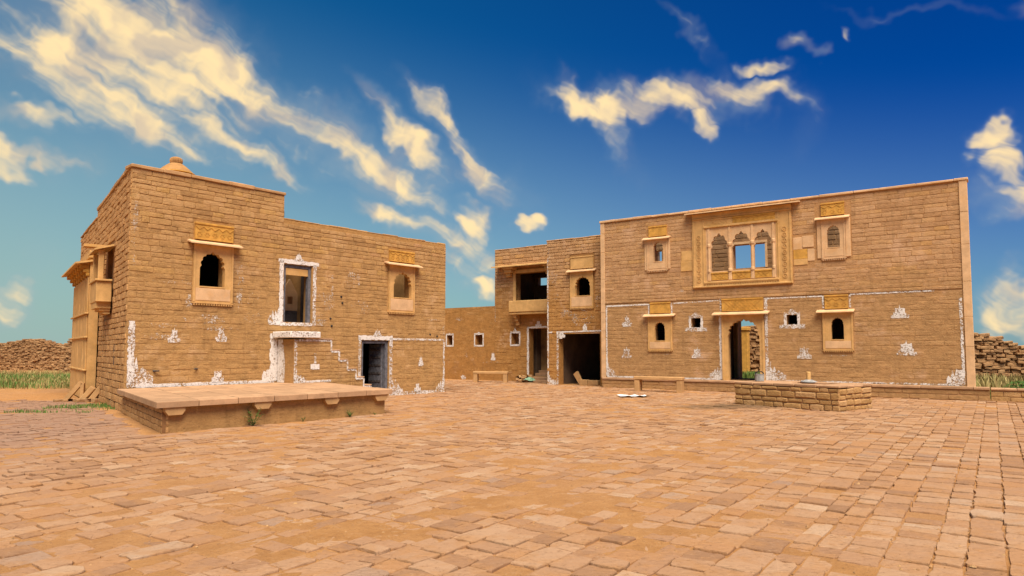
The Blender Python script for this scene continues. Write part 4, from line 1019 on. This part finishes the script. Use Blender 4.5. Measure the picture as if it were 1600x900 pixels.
# ================================================================== GATE HOUSE (between)
gate = thing('gate_house', 'narrow stone house with wide dark ground-floor opening left of the mansion', 'house', (1.465, 32.13, 0), RZ)
GOP = [(1.72, 2.58, 4.02, 4.98), (.85, 3.0, 0, 2.34)]
gw = wall_core('front_wall', gate, 'annex_mud', [(.22, 3.6, 6.70)], GOP, .42, .12, mudfun(-.012, .001, 3.2, 5.2, 22))
GREC = lay_stones(gw, [(.22, 3.6, 6.70)], [(1.46, 2.75, 3.46, 5.9), (.75, 3.1, 0, 2.4)], (.13, .19), (.24, .55), .014, (.002, .022), 91, mat='annex_stone')
emit_stones(gate, GREC, 285)
coping(gw, .20, 3.6, 6.702, y0=-.02, th=.05, seed=31)
carved_window(gate, 1.50, 2.70, 3.52, 5.20, 1.76, 2.54, 4.07, 4.92, (1.36, 2.86, 5.22), (1.53, 2.71, 5.30, 5.86), 'carved_yellow', 'carved_yellow', proj=.2, style='none')
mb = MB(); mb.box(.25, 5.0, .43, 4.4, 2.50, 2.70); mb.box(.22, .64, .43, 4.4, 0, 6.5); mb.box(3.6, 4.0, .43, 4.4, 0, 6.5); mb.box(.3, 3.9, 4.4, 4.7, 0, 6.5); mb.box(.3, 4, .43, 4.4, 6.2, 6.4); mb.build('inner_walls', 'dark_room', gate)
q = MB(); q.plate(rect(2.2, 3.4, .70, 2.05), [rect(2.36, 3.2, .82, 1.92)], 4.30, 4.39); q.build('inner_window_frame', 'blue_wood', gate)
strip(gw, [(.28, 0), (.28, 5.9)], .07, 'whitewash', seed=1); strip(gw, [(.28, 2.42), (3.1, 2.46)], .06, 'whitewash_solid', seed=2); strip(gw, [(.80, .02), (.80, 2.4)], .10, 'whitewash', seed=3)
motif(gw, 2.25, 2.46, .22, .34, 'whitewash_solid', tiers=[(1, 0, .6), (.6, .6, .9)]); blot(gw, 1.0, 2.25, .22, .14, 'whitewash_solid'); corner_wash(gw, .3, .75, 0, .5, 7)
for x, z, a, c in ((.6, 4.9, .25, .35), (1.2, 3.3, .5, .25), (2.2, 3.0, .7, .3), (2.2, 3.4, .6, .06), (.7, 4.1, .2, .2), (1.7, 3.2, .9, .2), (.35, 6.0, .06, .4), (2.9, 3.9, .15, .5)): blot(gw, x, z, a, c)
q = MB(); q.box(.8, 3.1, .0, .42, 2.345, 2.40); q.build('lintel', 'slab_stone', gw)

# ================================================================== BALCONY HOUSE AND COURT WALL
bal = thing('balcony_house', 'stone house with projecting stone balcony and narrow doorway in the far corner', 'house', (-4.589, 38.609, 0), RZ)
BOP = [(5.86, 7.80, 4.05, 5.56), (6.66, 7.85, .26, 2.68), (5.58, 6.05, 1.90, 2.46)]
bw = wall_core('front_wall', bal, 'annex_mud', [(4.50, 9.2, 6.86)], BOP, .42, .12, mudfun(-.012, .005, 4.0, 5.6, 32))
BREC = lay_stones(bw, [(4.50, 9.2, 6.86)], [(5.78, 7.9, 3.3, 5.75), (6.55, 7.95, .2, 2.75), (5.5, 6.13, 1.82, 2.54)], (.14, .21), (.28, .62), .014, (.0, .020), 95, mat='annex_stone')
emit_stones(bal, BREC, 250)
coping(bw, 4.48, 9.2, 6.862, y0=-.02, th=.05, seed=33)
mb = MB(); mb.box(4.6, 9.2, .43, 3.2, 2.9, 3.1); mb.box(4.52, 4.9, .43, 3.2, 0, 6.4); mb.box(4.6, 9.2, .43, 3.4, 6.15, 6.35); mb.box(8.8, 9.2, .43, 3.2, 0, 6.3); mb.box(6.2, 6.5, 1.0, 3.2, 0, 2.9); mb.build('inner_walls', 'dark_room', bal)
wall_core('rear_wall', bal, 'dark_room', [(4.52, 9.2, 6.6)], [(5.15, 5.82, 5.22, 5.66)], .3, .5, None, y0=3.2)
q = MB(); q.plate(rect(6.55, 8.5, .2, 2.7), [rect(7.05, 7.75, .5, 2.4)], 1.3, 1.45); q.build('inner_partition', 'inner_plaster', bal)
for k in range(2):
    q = MB(); q.box(6.7, 8.4, .5 + k * .35, 1.29 if k == 0 else 1.28, .262 + k * .16 * 0 if k == 0 else .42, .42 if k == 0 else .56); q.build('inner_step', 'slab_stone', bal)
# balcony: floor slab, parapet, bracket, canopy
q = MB(); q.box(5.78, 8.3, -.52, -.02, 3.40, 3.52, bev=.015); bs = q.build('balcony', 'carved_yellow', bal)
q = MB(); q.box(5.78, 8.3, -.56, -.47, 3.522, 4.10, bev=.02); q.box(5.78, 5.88, -.468, -.03, 3.522, 4.10, bev=.02); q.build('parapet', 'carved_yellow', bs)
for xx in (5.95, 7.95):
    q = MB()
    for d_, a, c in ((.40, 3.24, 3.398), (.28, 3.06, 3.238), (.16, 2.86, 3.058)): q.box(xx, xx + .20, -d_, -.02, a, c, bev=.015)
    q.build('bracket', 'carved_yellow', bs)
canopy_mb(4.72, 8.4, 5.98, .62, .12, .06).build('canopy', 'carved_yellow', bal)
for xx, zz in ((5.35, 5.56), (7.80, 5.56)):
    q = MB()
    for d_, a, c, w_ in ((.50, .20, .36, .62), (.36, .02, .198, .45), (.22, -.16, .018, .30)): q.box(xx, xx + w_, -d_, -.02, zz + a, zz + c, bev=.02)
    q.build('canopy_bracket', 'carved_yellow', bal)
q = MB(); q.box(5.70, 5.86, -.05, .20, 4.05, 5.56, bev=.01); q.build('opening_post', 'carved_yellow', bal)
q = MB(); q.box(5.2, 7.95, -.05, .10, 5.565, 5.74, bev=.01); q.build('opening_lintel', 'carved_yellow', bal)
strip(bw, [(6.61, .1), (6.61, 2.74)], .12, 'whitewash_solid', seed=1); strip(bw, [(6.56, 2.74), (7.9, 2.76)], .09, 'whitewash_solid', seed=2); motif(bw, 7.25, 2.78, .36, .32, 'whitewash_solid', tiers=[(1, 0, .4), (.5, .4, .9)])
strip(bw, [(4.54, 3.0), (4.54, 6.0)], .05, 'whitewash_thin', seed=3)
def vent_paint(wall, a, c, z0_, z1_, spike, seed):
    strip(wall, [(a - .05, z0_ - .08), (a - .05, z1_ + .07)], .085, 'whitewash_solid', seed=seed); strip(wall, [(c + .05, z0_ - .08), (c + .05, z1_ + .07)], .085, 'whitewash_solid', seed=seed + 1)
    strip(wall, [(a - .08, z1_ + .05), (c + .08, z1_ + .05)], .085, 'whitewash_solid', seed=seed + 2); strip(wall, [(a - .08, z0_ - .05), (c + .08, z0_ - .05)], .085, 'whitewash_solid', seed=seed + 3)
    motif(wall, (a + c) / 2, z1_ + .08, .20, spike, 'whitewash_solid', tiers=[(1, 0, .3), (.5, .3, .7)])
vent_paint(bw, 5.58, 6.05, 1.90, 2.46, .22, 5)
q = MB(); q.box(5.5, 6.2, .421, .46, 1.8, 2.5); q.build('vent_back', 'inner_plaster', bal)
q = MB(); q.box(6.3, 8.3, -.62, -.03, .0, .13, bev=.015); q.box(6.45, 8.3, -.40, -.031, .132, .26, bev=.015); q.build('door_step', 'slab_stone', bal)
cw = thing('court_wall', 'brown mud-coated courtyard wall with three small square vents', 'wall', (-4.589, 38.609, 0), RZ)
CP = [(-4.0, 4.495, 3.92)]; COP = [(1.22, 1.60, 1.88, 2.41), (3.21, 3.69, 1.88, 2.41)]
cwm = wall_core('wall_core', cw, 'annex_mud', CP, COP, .40, .12, mudfun(.004, .010, 3.4, 4.4, 42))
CREC = lay_stones(cwm, CP, [(1.12, 1.7, 1.8, 2.5), (3.12, 3.8, 1.8, 2.5)], (.14, .21), (.26, .6), .014, (.0, .014), 97, mat='annex_stone')
emit_stones(cw, CREC, 200)
vent_paint(cwm, 1.22, 1.60, 1.88, 2.41, .08, 50); vent_paint(cwm, 3.21, 3.69, 1.88, 2.41, .10, 60)
motif(cwm, 2.55, 1.22, .26, .36, 'whitewash_thin'); motif(cwm, 4.40, 1.06, .30, .40, 'whitewash_solid')
q = MB(); q.box(1.1, 1.75, .402, .44, 1.8, 2.5); q.box(3.1, 3.8, .402, .44, 1.8, 2.5); q.build('vent_back', 'inner_plaster', cw)
blot(cwm, 2.2, 3.3, .5, .12); blot(cwm, 4.3, .95, .6, .05); blot(cwm, 2.4, .12, .2, .15, 'whitewash')

# ================================================================== FURNITURE AND LOOSE THINGS
def bench(name, label, loc, rz, L, H, D):
    t_ = thing(name, label, 'bench', loc, rz, 'stone slab benches')
    q = MB(); q.box(0, L, 0, D, H - .12, H, bev=.015, jit=.004); q.build('seat', 'slab_edge', t_)
    for xx in (.02, L - .22):
        q = MB(); q.box(xx, xx + .20, .02, D - .02, -.03, H - .122, bev=.012, jit=.004); q.build('leg', 'slab_edge', t_)
bench('stone_bench', 'stone slab bench at the foot of the right mansion, beside its plinth', (4.70, 26.55, 0), RZ + .10, 1.88, .58, .42)
bench('stone_bench', 'stone slab bench against the brown court wall in the far corner', (-1.93, 33.75, 0), RZ + .46, 1.72, .55, .42)

wl = thing('well_block', 'low square stone-built well block standing in the courtyard', 'well', (6.55, 20.25, 0), math.atan2(-2.55, 1.95))
WL_, WD_, WH_ = 3.15, 1.75, .60
# faces
mb = MB(); mb.box(.03, WL_ - .03, .03, WD_ - .03, -.05, WH_ - .02); wc = mb.build('well_core', 'plinth_stone', wl)
WR = lay_stones(wc, [(0, WL_, WH_)], [], (.12, .20), (.20, .62), .028, (.030, .050), 101, y0=.03, mat='well_stone', kind='r', zjit=.016)
eb = MB(); eb.box(0, WD_, -.002, .02, -.05, WH_ - .02); we = eb.build('end_face', 'plinth_stone', wl, (WL_ - .03, 0, 0), R(90))
WR += lay_stones(we, [(0, WD_, WH_)], [], (.12, .20), (.18, .5), .028, (.030, .050), 102, y0=.0, mat='well_stone', kind='r', zjit=.016)
emit_stones(wl, WR, 280)
rg = random.Random(12)
for i in range(5):
    for j in range(4):
        if i in (2, 3) and j in (1, 2): continue
        q = MB(); q.box(WL_ * i / 5 + .006, WL_ * (i + 1) / 5 - .006, WD_ * j / 4 + .006, WD_ * (j + 1) / 4 - .006, WH_ + .002, WH_ + .075 + rg.uniform(-.008, .008), bev=.014, jit=.006); q.build('cap_slab', 'slab_stone', wl)
tk = thing('water_tin', 'small grey metal tin standing on the well block', 'tin', (wl.location.x + .45 * .607 + .62 * .794, wl.location.y - .45 * .794 + .62 * .607, WH_ + .072), .2)
q = MB(); q.lathe([(.11, 0), (.13, .02), (.135, .20), (.145, .21), (.145, .22), (.12, .22), (.115, .04)], 20); q.build('tin_body', 'grey_metal', tk)
q = MB()
for k in range(12):
    a0, a1 = math.pi * k / 12, math.pi * (k + 1) / 12
    M = lambda a, r_: (r_ * math.cos(a) * .14, 0, .20 + r_ * math.sin(a) * .10)
    p0, p1 = M(a0, 1), M(a1, 1); q.box(min(p0[0], p1[0]) - .006, max(p0[0], p1[0]) + .006, -.006, .006, min(p0[2], p1[2]) - .006, max(p0[2], p1[2]) + .006)
q.build('handle', 'iron', tk)
st_ = thing('stone_stub', 'short stone stub set in pale mortar on top of the well block', 'post', (wl.location.x + 1.55 * .607 + 1.38 * .794, wl.location.y - 1.55 * .794 + 1.38 * .607, WH_ + .072))
q = MB(); q.box(-.055, .055, -.055, .055, 0, .30, bev=.02, jit=.008); q.build('post', 'carved_yellow', st_)
q = MB(); q.lathe([(.24, 0), (.19, .035), (.12, .06), (.07, .075)], 18); q.build('mortar_heap', 'grey_metal', st_, smooth=True)
# paper sheet on the paving
rg = random.Random(4); mb = MB(); n_ = 9
for j in range(5):
    for i in range(n_):
        mb.v.append((i * .13 - .52 + rg.uniform(-.03, .03), j * .15 - .3 + rg.uniform(-.04, .04), .035 + rg.uniform(0, .05)))
mb.f = [(j * n_ + i, j * n_ + i + 1, (j + 1) * n_ + i + 1, (j + 1) * n_ + i) for j in range(4) for i in range(n_ - 1)]
mb.build('crumpled_sheet', 'white_sheet', None, (4.13, 23.4, 0), .1, label='crumpled white sheet lying flat on the ground before the mansion bench', category='sheet')
# broken slab in the gateway
def gp(x, y, z): 
    return (1.465 + .8184 * x + .5746 * y, 32.13 - .5746 * x + .8184 * y, z)
lb = thing('broken_slab', 'broken stone slab leaning in the dark gateway opening', 'slab', gp(1.6, .55, 0), RZ)
q = MB(); q.prism([(-.20, .02), (-.02, .0), (.30, .48), (.12, .62)][::1], 0, .16, Matrix.Translation((.0, 0, .0)) @ Matrix.Scale(-1, 4, (1, 0, 0))); q.build('leaning_piece', 'slab_edge', lb)
q = MB(); q.box(.05, .45, -.05, .20, 0, .24, bev=.015, jit=.01); q.build('block', 'slab_edge', lb)
q = MB(); q.box(.46, .98, -.02, .22, 0, .22, bev=.015, jit=.012); q.build('block', 'slab_edge', lb)
# small heap by the far bench
def stone_heap(name, label, cat, loc, items, mat='rubble_stone', group=None):
    t_ = thing(name, label, cat, loc)
    rgx = random.Random(int(abs(loc[0]) * 100))
    for (x, y, z, sx_, sy_, sz_, rz_, ry_) in items:
        ob = link('stone', unit_mesh('r', rgx.randrange(14), mat), t_)
        ob.matrix_local = Matrix.Translation((x, y, z)) @ Matrix.Rotation(rz_, 4, 'Z') @ Matrix.Rotation(ry_, 4, 'Y') @ Matrix.Diagonal((sx_, sy_, sz_, 1))
    return t_
rg = random.Random(31)
stone_heap('rubble_heap', 'small heap of pale rubble between the far bench and the door step', 'rubble', (.65, 34.0, 0),
           [(rg.uniform(-.45, .45), rg.uniform(-.2, .2), rg.uniform(.05, .28), rg.uniform(.15, .3), rg.uniform(.12, .25), rg.uniform(.1, .2), rg.uniform(0, 6), rg.uniform(-.5, .5)) for _ in range(16)], 'rubble_stone')
rg = random.Random(8); mb = MB()
for j in range(5):
    for i in range(6): mb.v.append((i * .10 - .25 + rg.uniform(-.04, .04), j * .09 - .2, .12 + .14 * math.sin(i * .6) * math.sin(j * .8) + rg.uniform(-.04, .05)))
mb.f = [(j * 6 + i, j * 6 + i + 1, (j + 1) * 6 + i + 1, (j + 1) * 6 + i) for j in range(4) for i in range(5)]
mb.build('plastic_bag', 'green_plastic', None, (.85, 33.65, 0), .3, label='crumpled pale green bag lying by the rubble heap', category='bag')
# leaning stones at the foot of the carved frontage
lz = thing('leaning_stones', 'broken stone slabs leaning at the foot of the carved house front, far left', 'stones', (-13.75, 21.6, 0), .2)
lz.scale = (.62, .62, .62)
q = MB()
for a, c, z0_, z1_ in (((-.45, .0), (.30, .95), .10, .10), ((.34, 0.0), (.36, .9), .08, .08)):
    d_ = Vector((c[0] - a[0], c[1] - a[1])).normalized(); n2 = Vector((-d_.y, d_.x)) * z0_
    q.prism([(a[0] - n2.x, a[1] - n2.y), (a[0] + n2.x, a[1] + n2.y), (c[0] + n2.x, c[1] + n2.y), (c[0] - n2.x, c[1] - n2.y)], -.1, .1)
q.build('propped_slab', 'slab_edge', lz)
for x, y, ry in ((.7, -.25, -.7), (1.15, -.45, -.6)):
    q = MB(); q.box(-.13, .13, -.14, .14, -.42, .42, Matrix.Translation((x, y, .36)) @ Matrix.Rotation(-ry, 4, 'Y'), bev=.03, jit=.02); q.build('slab', 'slab_edge', lz)
rg = random.Random(77)
for k in range(9):
    ob = link('stone', unit_mesh('r', rg.randrange(14), 'rubble_stone'), lz); ob.matrix_local = Matrix.Translation((-.5 + k * .24, -.7 + rg.uniform(-.1, .25), .07)) @ Matrix.Rotation(rg.uniform(0, 3), 4, 'Z') @ Matrix.Diagonal((.34, .26, .18, 1))

# ================================================================== RUBBLE WALLS
def rubble_wall(name, label, pts, hfun, seed, nparts, thick=.7, sz=(.16, .42), ch=(.09, .17)):
    t_ = thing(name, label, 'wall', (pts[0][0], pts[0][1], 0))
    rgx = random.Random(seed); V = []; F = []; cand = []; core = MB()
    for (x0, y0), (x1, y1) in zip(pts[:-1], pts[1:]):
        L = math.hypot(x1 - x0, y1 - y0); ux, uy = (x1 - x0) / L, (y1 - y0) / L; ang = math.atan2(uy, ux)
        base = Matrix.Translation((x0 - pts[0][0], y0 - pts[0][1], 0)) @ Matrix.Rotation(ang, 4, 'Z')
        k = max(2, int(L / .4))
        for i in range(k):
            a, c = L * i / k, L * (i + 1) / k; h = min(hfun(x0 + ux * a, y0 + uy * a), hfun(x0 + ux * c, y0 + uy * c)) - .14
            if h > .1: core.box(a, c + .02, .12, thick - .08, -.1, h, base)
        z = 0
        while z < 4:
            h = rgx.uniform(*ch); x = rgx.uniform(-.2, 0); any_ = False
            while x < L:
                l = rgx.uniform(*sz); top = hfun(x0 + ux * (x + l / 2), y0 + uy * (x + l / 2)) + rgx.uniform(-.08, .08)
                if z + h < top:
                    any_ = True
                    lay = [0.0] + ([.28] if z + h > top - .35 else [])
                    for dpt in lay:
                        M = base @ Matrix.Translation((x + l / 2, .32 + dpt + rgx.uniform(-.05, .05), z + h / 2 + rgx.uniform(-.02, .02))) @ Matrix.Rotation(rgx.uniform(-.14, .14), 4, 'Y') @ Matrix.Rotation(rgx.uniform(-.2, .2), 4, 'Z') @ Matrix.Diagonal((l * 1.0, rgx.uniform(.26, .38), h * rgx.uniform(.9, 1.05), 1))
                        cand.append((l * h, M, rgx.randrange(14)))
                x += l * .98
            z += h * .93
            if not any_ and z > .5: break
    cand.sort(key=lambda q: -q[0])
    for i, (_, M, k) in enumerate(cand):
        if i < nparts:
            ob = link('stone', unit_mesh('r', k, 'rubble_stone'), t_); ob.matrix_local = M
        else:
            vs, fs = ROUGH[k]; o_ = len(V); V += [tuple(M @ Vector(q)) for q in vs]; F += [tuple(q + o_ for q in f) for f in fs]
    me = bpy.data.meshes.new('stone_mass'); me.from_pydata(V, [], F); me.update(); me.materials.append(MATS['rubble_stone']); link('stone_mass', me, t_, kind='stuff')
    core.build('wall_core', 'side_mud', t_)
    return t_
rubble_wall('rubble_wall', 'ruined dry-stone rubble wall standing close beside the left house', [(-29.8, 45.5), (-24.5, 43.0)], lambda x, y: 2.55 - .5 * max(0, (-28.6 - x)) + .18 * math.sin(x * 2.3), 5, 120)
rubble_wall('rubble_wall', 'long collapsed rubble wall at the far left edge, with a gap', [(-48, 49), (-38.0, 50.2)], lambda x, y: 2.55 - (1.5 * max(0, 1 - abs(x + 37.2) / 2.6)) + .2 * math.sin(x * 1.7) , 6, 100)
rubble_wall('rubble_wall', 'dark rubble wall seen behind the gap in the far left wall', [(-45, 56), (-27, 52)], lambda x, y: 2.35 + .18 * math.sin(x * 1.1), 7, 60)
rubble_wall('rubble_wall', 'dry-stone rubble wall behind the kerb, right of the mansion', [(19.6, 29.6), (27.5, 27.0)], lambda x, y: 2.22 - .13 * (x - 20.5) + .30 * math.sin(x * 1.9 + 1) * .6, 8, 160)
# yard behind the mansion, seen through its doorway
rubble_wall('rubble_wall', 'rubble wall in the yard seen through the mansion doorway', [(8.2, 38.9), (16.5, 35.4)], lambda x, y: 2.9 + .1 * math.sin(x * 3), 9, 60)
q = MB(); q.box(-.21, .21, -.2, .2, 0, 2.62, bev=.02); q.box(-.27, .27, -.26, .26, 2.622, 2.82, bev=.03); q.box(-.26, .26, -.25, .25, -.02, .18, bev=.02)
q.build('yard_pillar', 'carved_orange', None, (12.35, 36.3, 0), RZ, label='orange sandstone pillar in the yard behind the mansion doorway', category='pillar')

# ================================================================== GRASS AND WEEDS
def blades(name, label, area, n, h, mat, seed, cat='grass', dens=None):
    rgx = random.Random(seed); V = []; F = []
    while n > 0:
        x, y = rgx.uniform(area[0], area[1]), rgx.uniform(area[2], area[3]); n -= 1
        if dens and rgx.random() > dens(x, y): continue
        hh = rgx.uniform(*h); a = rgx.uniform(0, 6.28); wd = hh * .05 + .006; lean = rgx.uniform(.1, .5) * hh; ca, sa = math.cos(a), math.sin(a); b2 = rgx.uniform(0, 6.28)
        lx, ly = math.cos(b2) * lean, math.sin(b2) * lean; o_ = len(V)
        V += [(x - ca * wd, y - sa * wd, -.02), (x + ca * wd, y + sa * wd, -.02), (x + ca * wd * .8 + lx * .4, y + sa * wd * .8 + ly * .4, hh * .6), (x - ca * wd * .8 + lx * .4, y - sa * wd * .8 + ly * .4, hh * .6), (x + lx, y + ly, hh)]
        F += [(o_, o_ + 1, o_ + 2, o_ + 3), (o_ + 3, o_ + 2, o_ + 4)]
    me = bpy.data.meshes.new(name); me.from_pydata(V, [], F); me.update(); me.materials.append(MATS[mat])
    return link(name, me, kind='stuff', label=label, category=cat)
gd = lambda x, y: 1 if fbm(x * .35, y * .5, 5, 3) > .44 else .08
blades('grass', 'green grass before the rubble walls at the far left', (-38, -15.5, 28.5, 41), 20000, (.06, .30), 'grass', 1, dens=gd)
blades('dry_grass', 'straw-coloured dry grass among the green at the far left', (-40, -15.5, 28, 48), 16000, (.08, .30), 'dry_grass', 2)
blades('grass', 'green grass behind the kerb right of the mansion', (15.5, 27, 20.6, 27.5), 9000, (.08, .30), 'grass', 3, dens=lambda x, y: .9 if (x - 3.858) * .5746 + (y - 29.352) * .8184 > .7 and (x - 3.858) * .8184 - (y - 29.352) * .5746 > 13.5 else 0)
blades('dry_grass', 'grey-brown dry growth at the foot of the right rubble wall', (17, 27, 24, 29.5), 5000, (.2, .7), 'dry_grass', 4, dens=lambda x, y: 1 if (x - 3.858) * .5746 + (y - 29.352) * .8184 > 2.2 else 0)
blades('grass', 'sparse green grass growing along the foot of the left house side', (-12.9, -10.7, 17.4, 20.2), 2600, (.03, .10), 'grass', 6, dens=lambda x, y: 1 if fbm(x * 1.6, y * 1.6, 8, 2) > .55 else .05)
blades('grass', 'green growth in the yard behind the mansion doorway', (10, 15, 33.5, 36), 2500, (.2, .6), 'grass', 9)
def weed(label, loc, h, n, seed, cat='weed'):
    rgx = random.Random(seed); t_ = thing('weed', label, cat, loc, 0, 'weeds along the platform')
    st = MB(); lf = MB()
    for k in range(n):
        a = rgx.uniform(0, 6.28); top = Vector((math.cos(a) * h * .5, math.sin(a) * h * .35, h * rgx.uniform(.55, 1.1))); p0 = Vector((0, 0, -.01))
        for i in range(5):
            p1 = Vector((top.x * ((i + 1) / 5) ** 1.4, top.y * ((i + 1) / 5) ** 1.4, top.z * (i + 1) / 5)); r_ = .006
            st.add([(p0.x - r_, p0.y, p0.z), (p0.x + r_, p0.y, p0.z), (p1.x + r_ * .7, p1.y, p1.z), (p1.x - r_ * .7, p1.y, p1.z), (p0.x, p0.y + r_, p0.z), (p1.x, p1.y + r_, p1.z)], [(0, 1, 2, 3), (1, 4, 5, 2), (4, 0, 3, 5)])
            for q_ in range(3):
                b2 = rgx.uniform(0, 6.28); s_ = h * rgx.uniform(.10, .18); d_ = Vector((math.cos(b2), math.sin(b2), rgx.uniform(-.3, .5))); e_ = Vector((-d_.y, d_.x, 0)) * .4
                c = p1 + d_ * s_ * .2
                lf.add([c, c + (d_ * .5 + e_) * s_, c + d_ * s_, c + (d_ * .5 - e_) * s_], [(0, 1, 2, 3)])
            p0 = p1
    st.build('stem', 'leaf', t_); lf.build('leaves', 'leaf', t_)
def hp(x, y, z=0): return (-9.856 + x * HX[0] + y * HY[0], 17.574 + x * HX[1] + y * HY[1], z)
weed('tallest green weed growing against the platform front, near its left corbel', hp(*sk(.55, YF - .16)), .36, 7, 1)
weed('small low weed at the middle of the platform front', hp(*sk(1.75, YF - .10)), .10, 6, 2)
weed('spreading low weed near the right end of the platform front', hp(*sk(3.0, YF - .12)), .16, 9, 3)
weed('tiny weed at the right corner of the platform foot', hp(*sk(3.75, YF - .08)), .08, 5, 4)
# low bushes beyond the right kerb and the far left wall
def bush(label, loc, r_, h, n, seed):
    rgx = random.Random(seed); t_ = thing('bush', label, 'bush', loc); lf = MB(); st = MB()
    for k in range(10):
        a = rgx.uniform(0, 6.28); e = Vector((math.cos(a) * r_ * .7, math.sin(a) * r_ * .7, h * rgx.uniform(.5, .95)))
        st.add([(-.02, 0, 0), (.02, 0, 0), (e.x, e.y, e.z), (0, .02, 0)], [(0, 1, 2), (1, 3, 2), (3, 0, 2)])
    for k in range(n):
        a = rgx.uniform(0, 6.28); q_ = rgx.random() ** .6; z = h * rgx.uniform(.08, 1) ; rr = r_ * q_ * math.sqrt(max(.05, 1 - (z / h * .9) ** 2)) * (1 + .3 * math.sin(a * 3 + seed))
        c = Vector((rr * math.cos(a), rr * math.sin(a), z)); d_ = Vector((rgx.uniform(-1, 1), rgx.uniform(-1, 1), rgx.uniform(-.3, 1))).normalized(); e_ = d_.orthogonal().normalized(); s_ = rgx.uniform(.05, .11)
        lf.add([c, c + (d_ * .5 + e_ * .3) * s_, c + d_ * s_, c + (d_ * .5 - e_ * .3) * s_], [(0, 1, 2, 3)])
    st.build('stem', 'old_wood', t_); lf.build('leaves', 'leaf', t_)
bush('low green bush behind the right kerb near the mansion corner', (17.2, 23.0, 0), .55, .55, 900, 1)
bush('leafy green bush at the right edge beyond the kerb', (20.2, 23.6, 0), .9, .95, 1600, 2)
bush('round green bush showing over the far left rubble wall', (-34.5, 58, 0), 2.6, 3.0, 2200, 3)

# loose pebbles and chips on the paving
rg = random.Random(55); V = []; F = []
for k in range(2600):
    y = 3.5 + 22 * rg.random() ** 1.7; x = rg.uniform(-.8, .8) * y
    if inside(x, y): continue
    r_ = rg.uniform(.006, .016) * (1.8 if rg.random() < .06 else 1); z = max(float(sand_h(x, y)), .004); o_ = len(V); a = rg.uniform(0, 6.28)
    for q_ in range(5): V.append((x + r_ * math.cos(a + q_ * 1.257) * rg.uniform(.7, 1.3), y + r_ * math.sin(a + q_ * 1.257) * rg.uniform(.7, 1.3), z))
    V += [(x + r_ * .2, y, z + r_ * rg.uniform(.6, 1.1))]
    F += [(o_ + q_, o_ + (q_ + 1) % 5, o_ + 5) for q_ in range(5)]
me = bpy.data.meshes.new('pebbles'); me.from_pydata(V, [], F); me.update(); me.materials.append(MATS['rubble_stone'])
link('pebbles', me, kind='stuff', label='loose pebbles and stone chips scattered over the courtyard paving', category='pebbles')
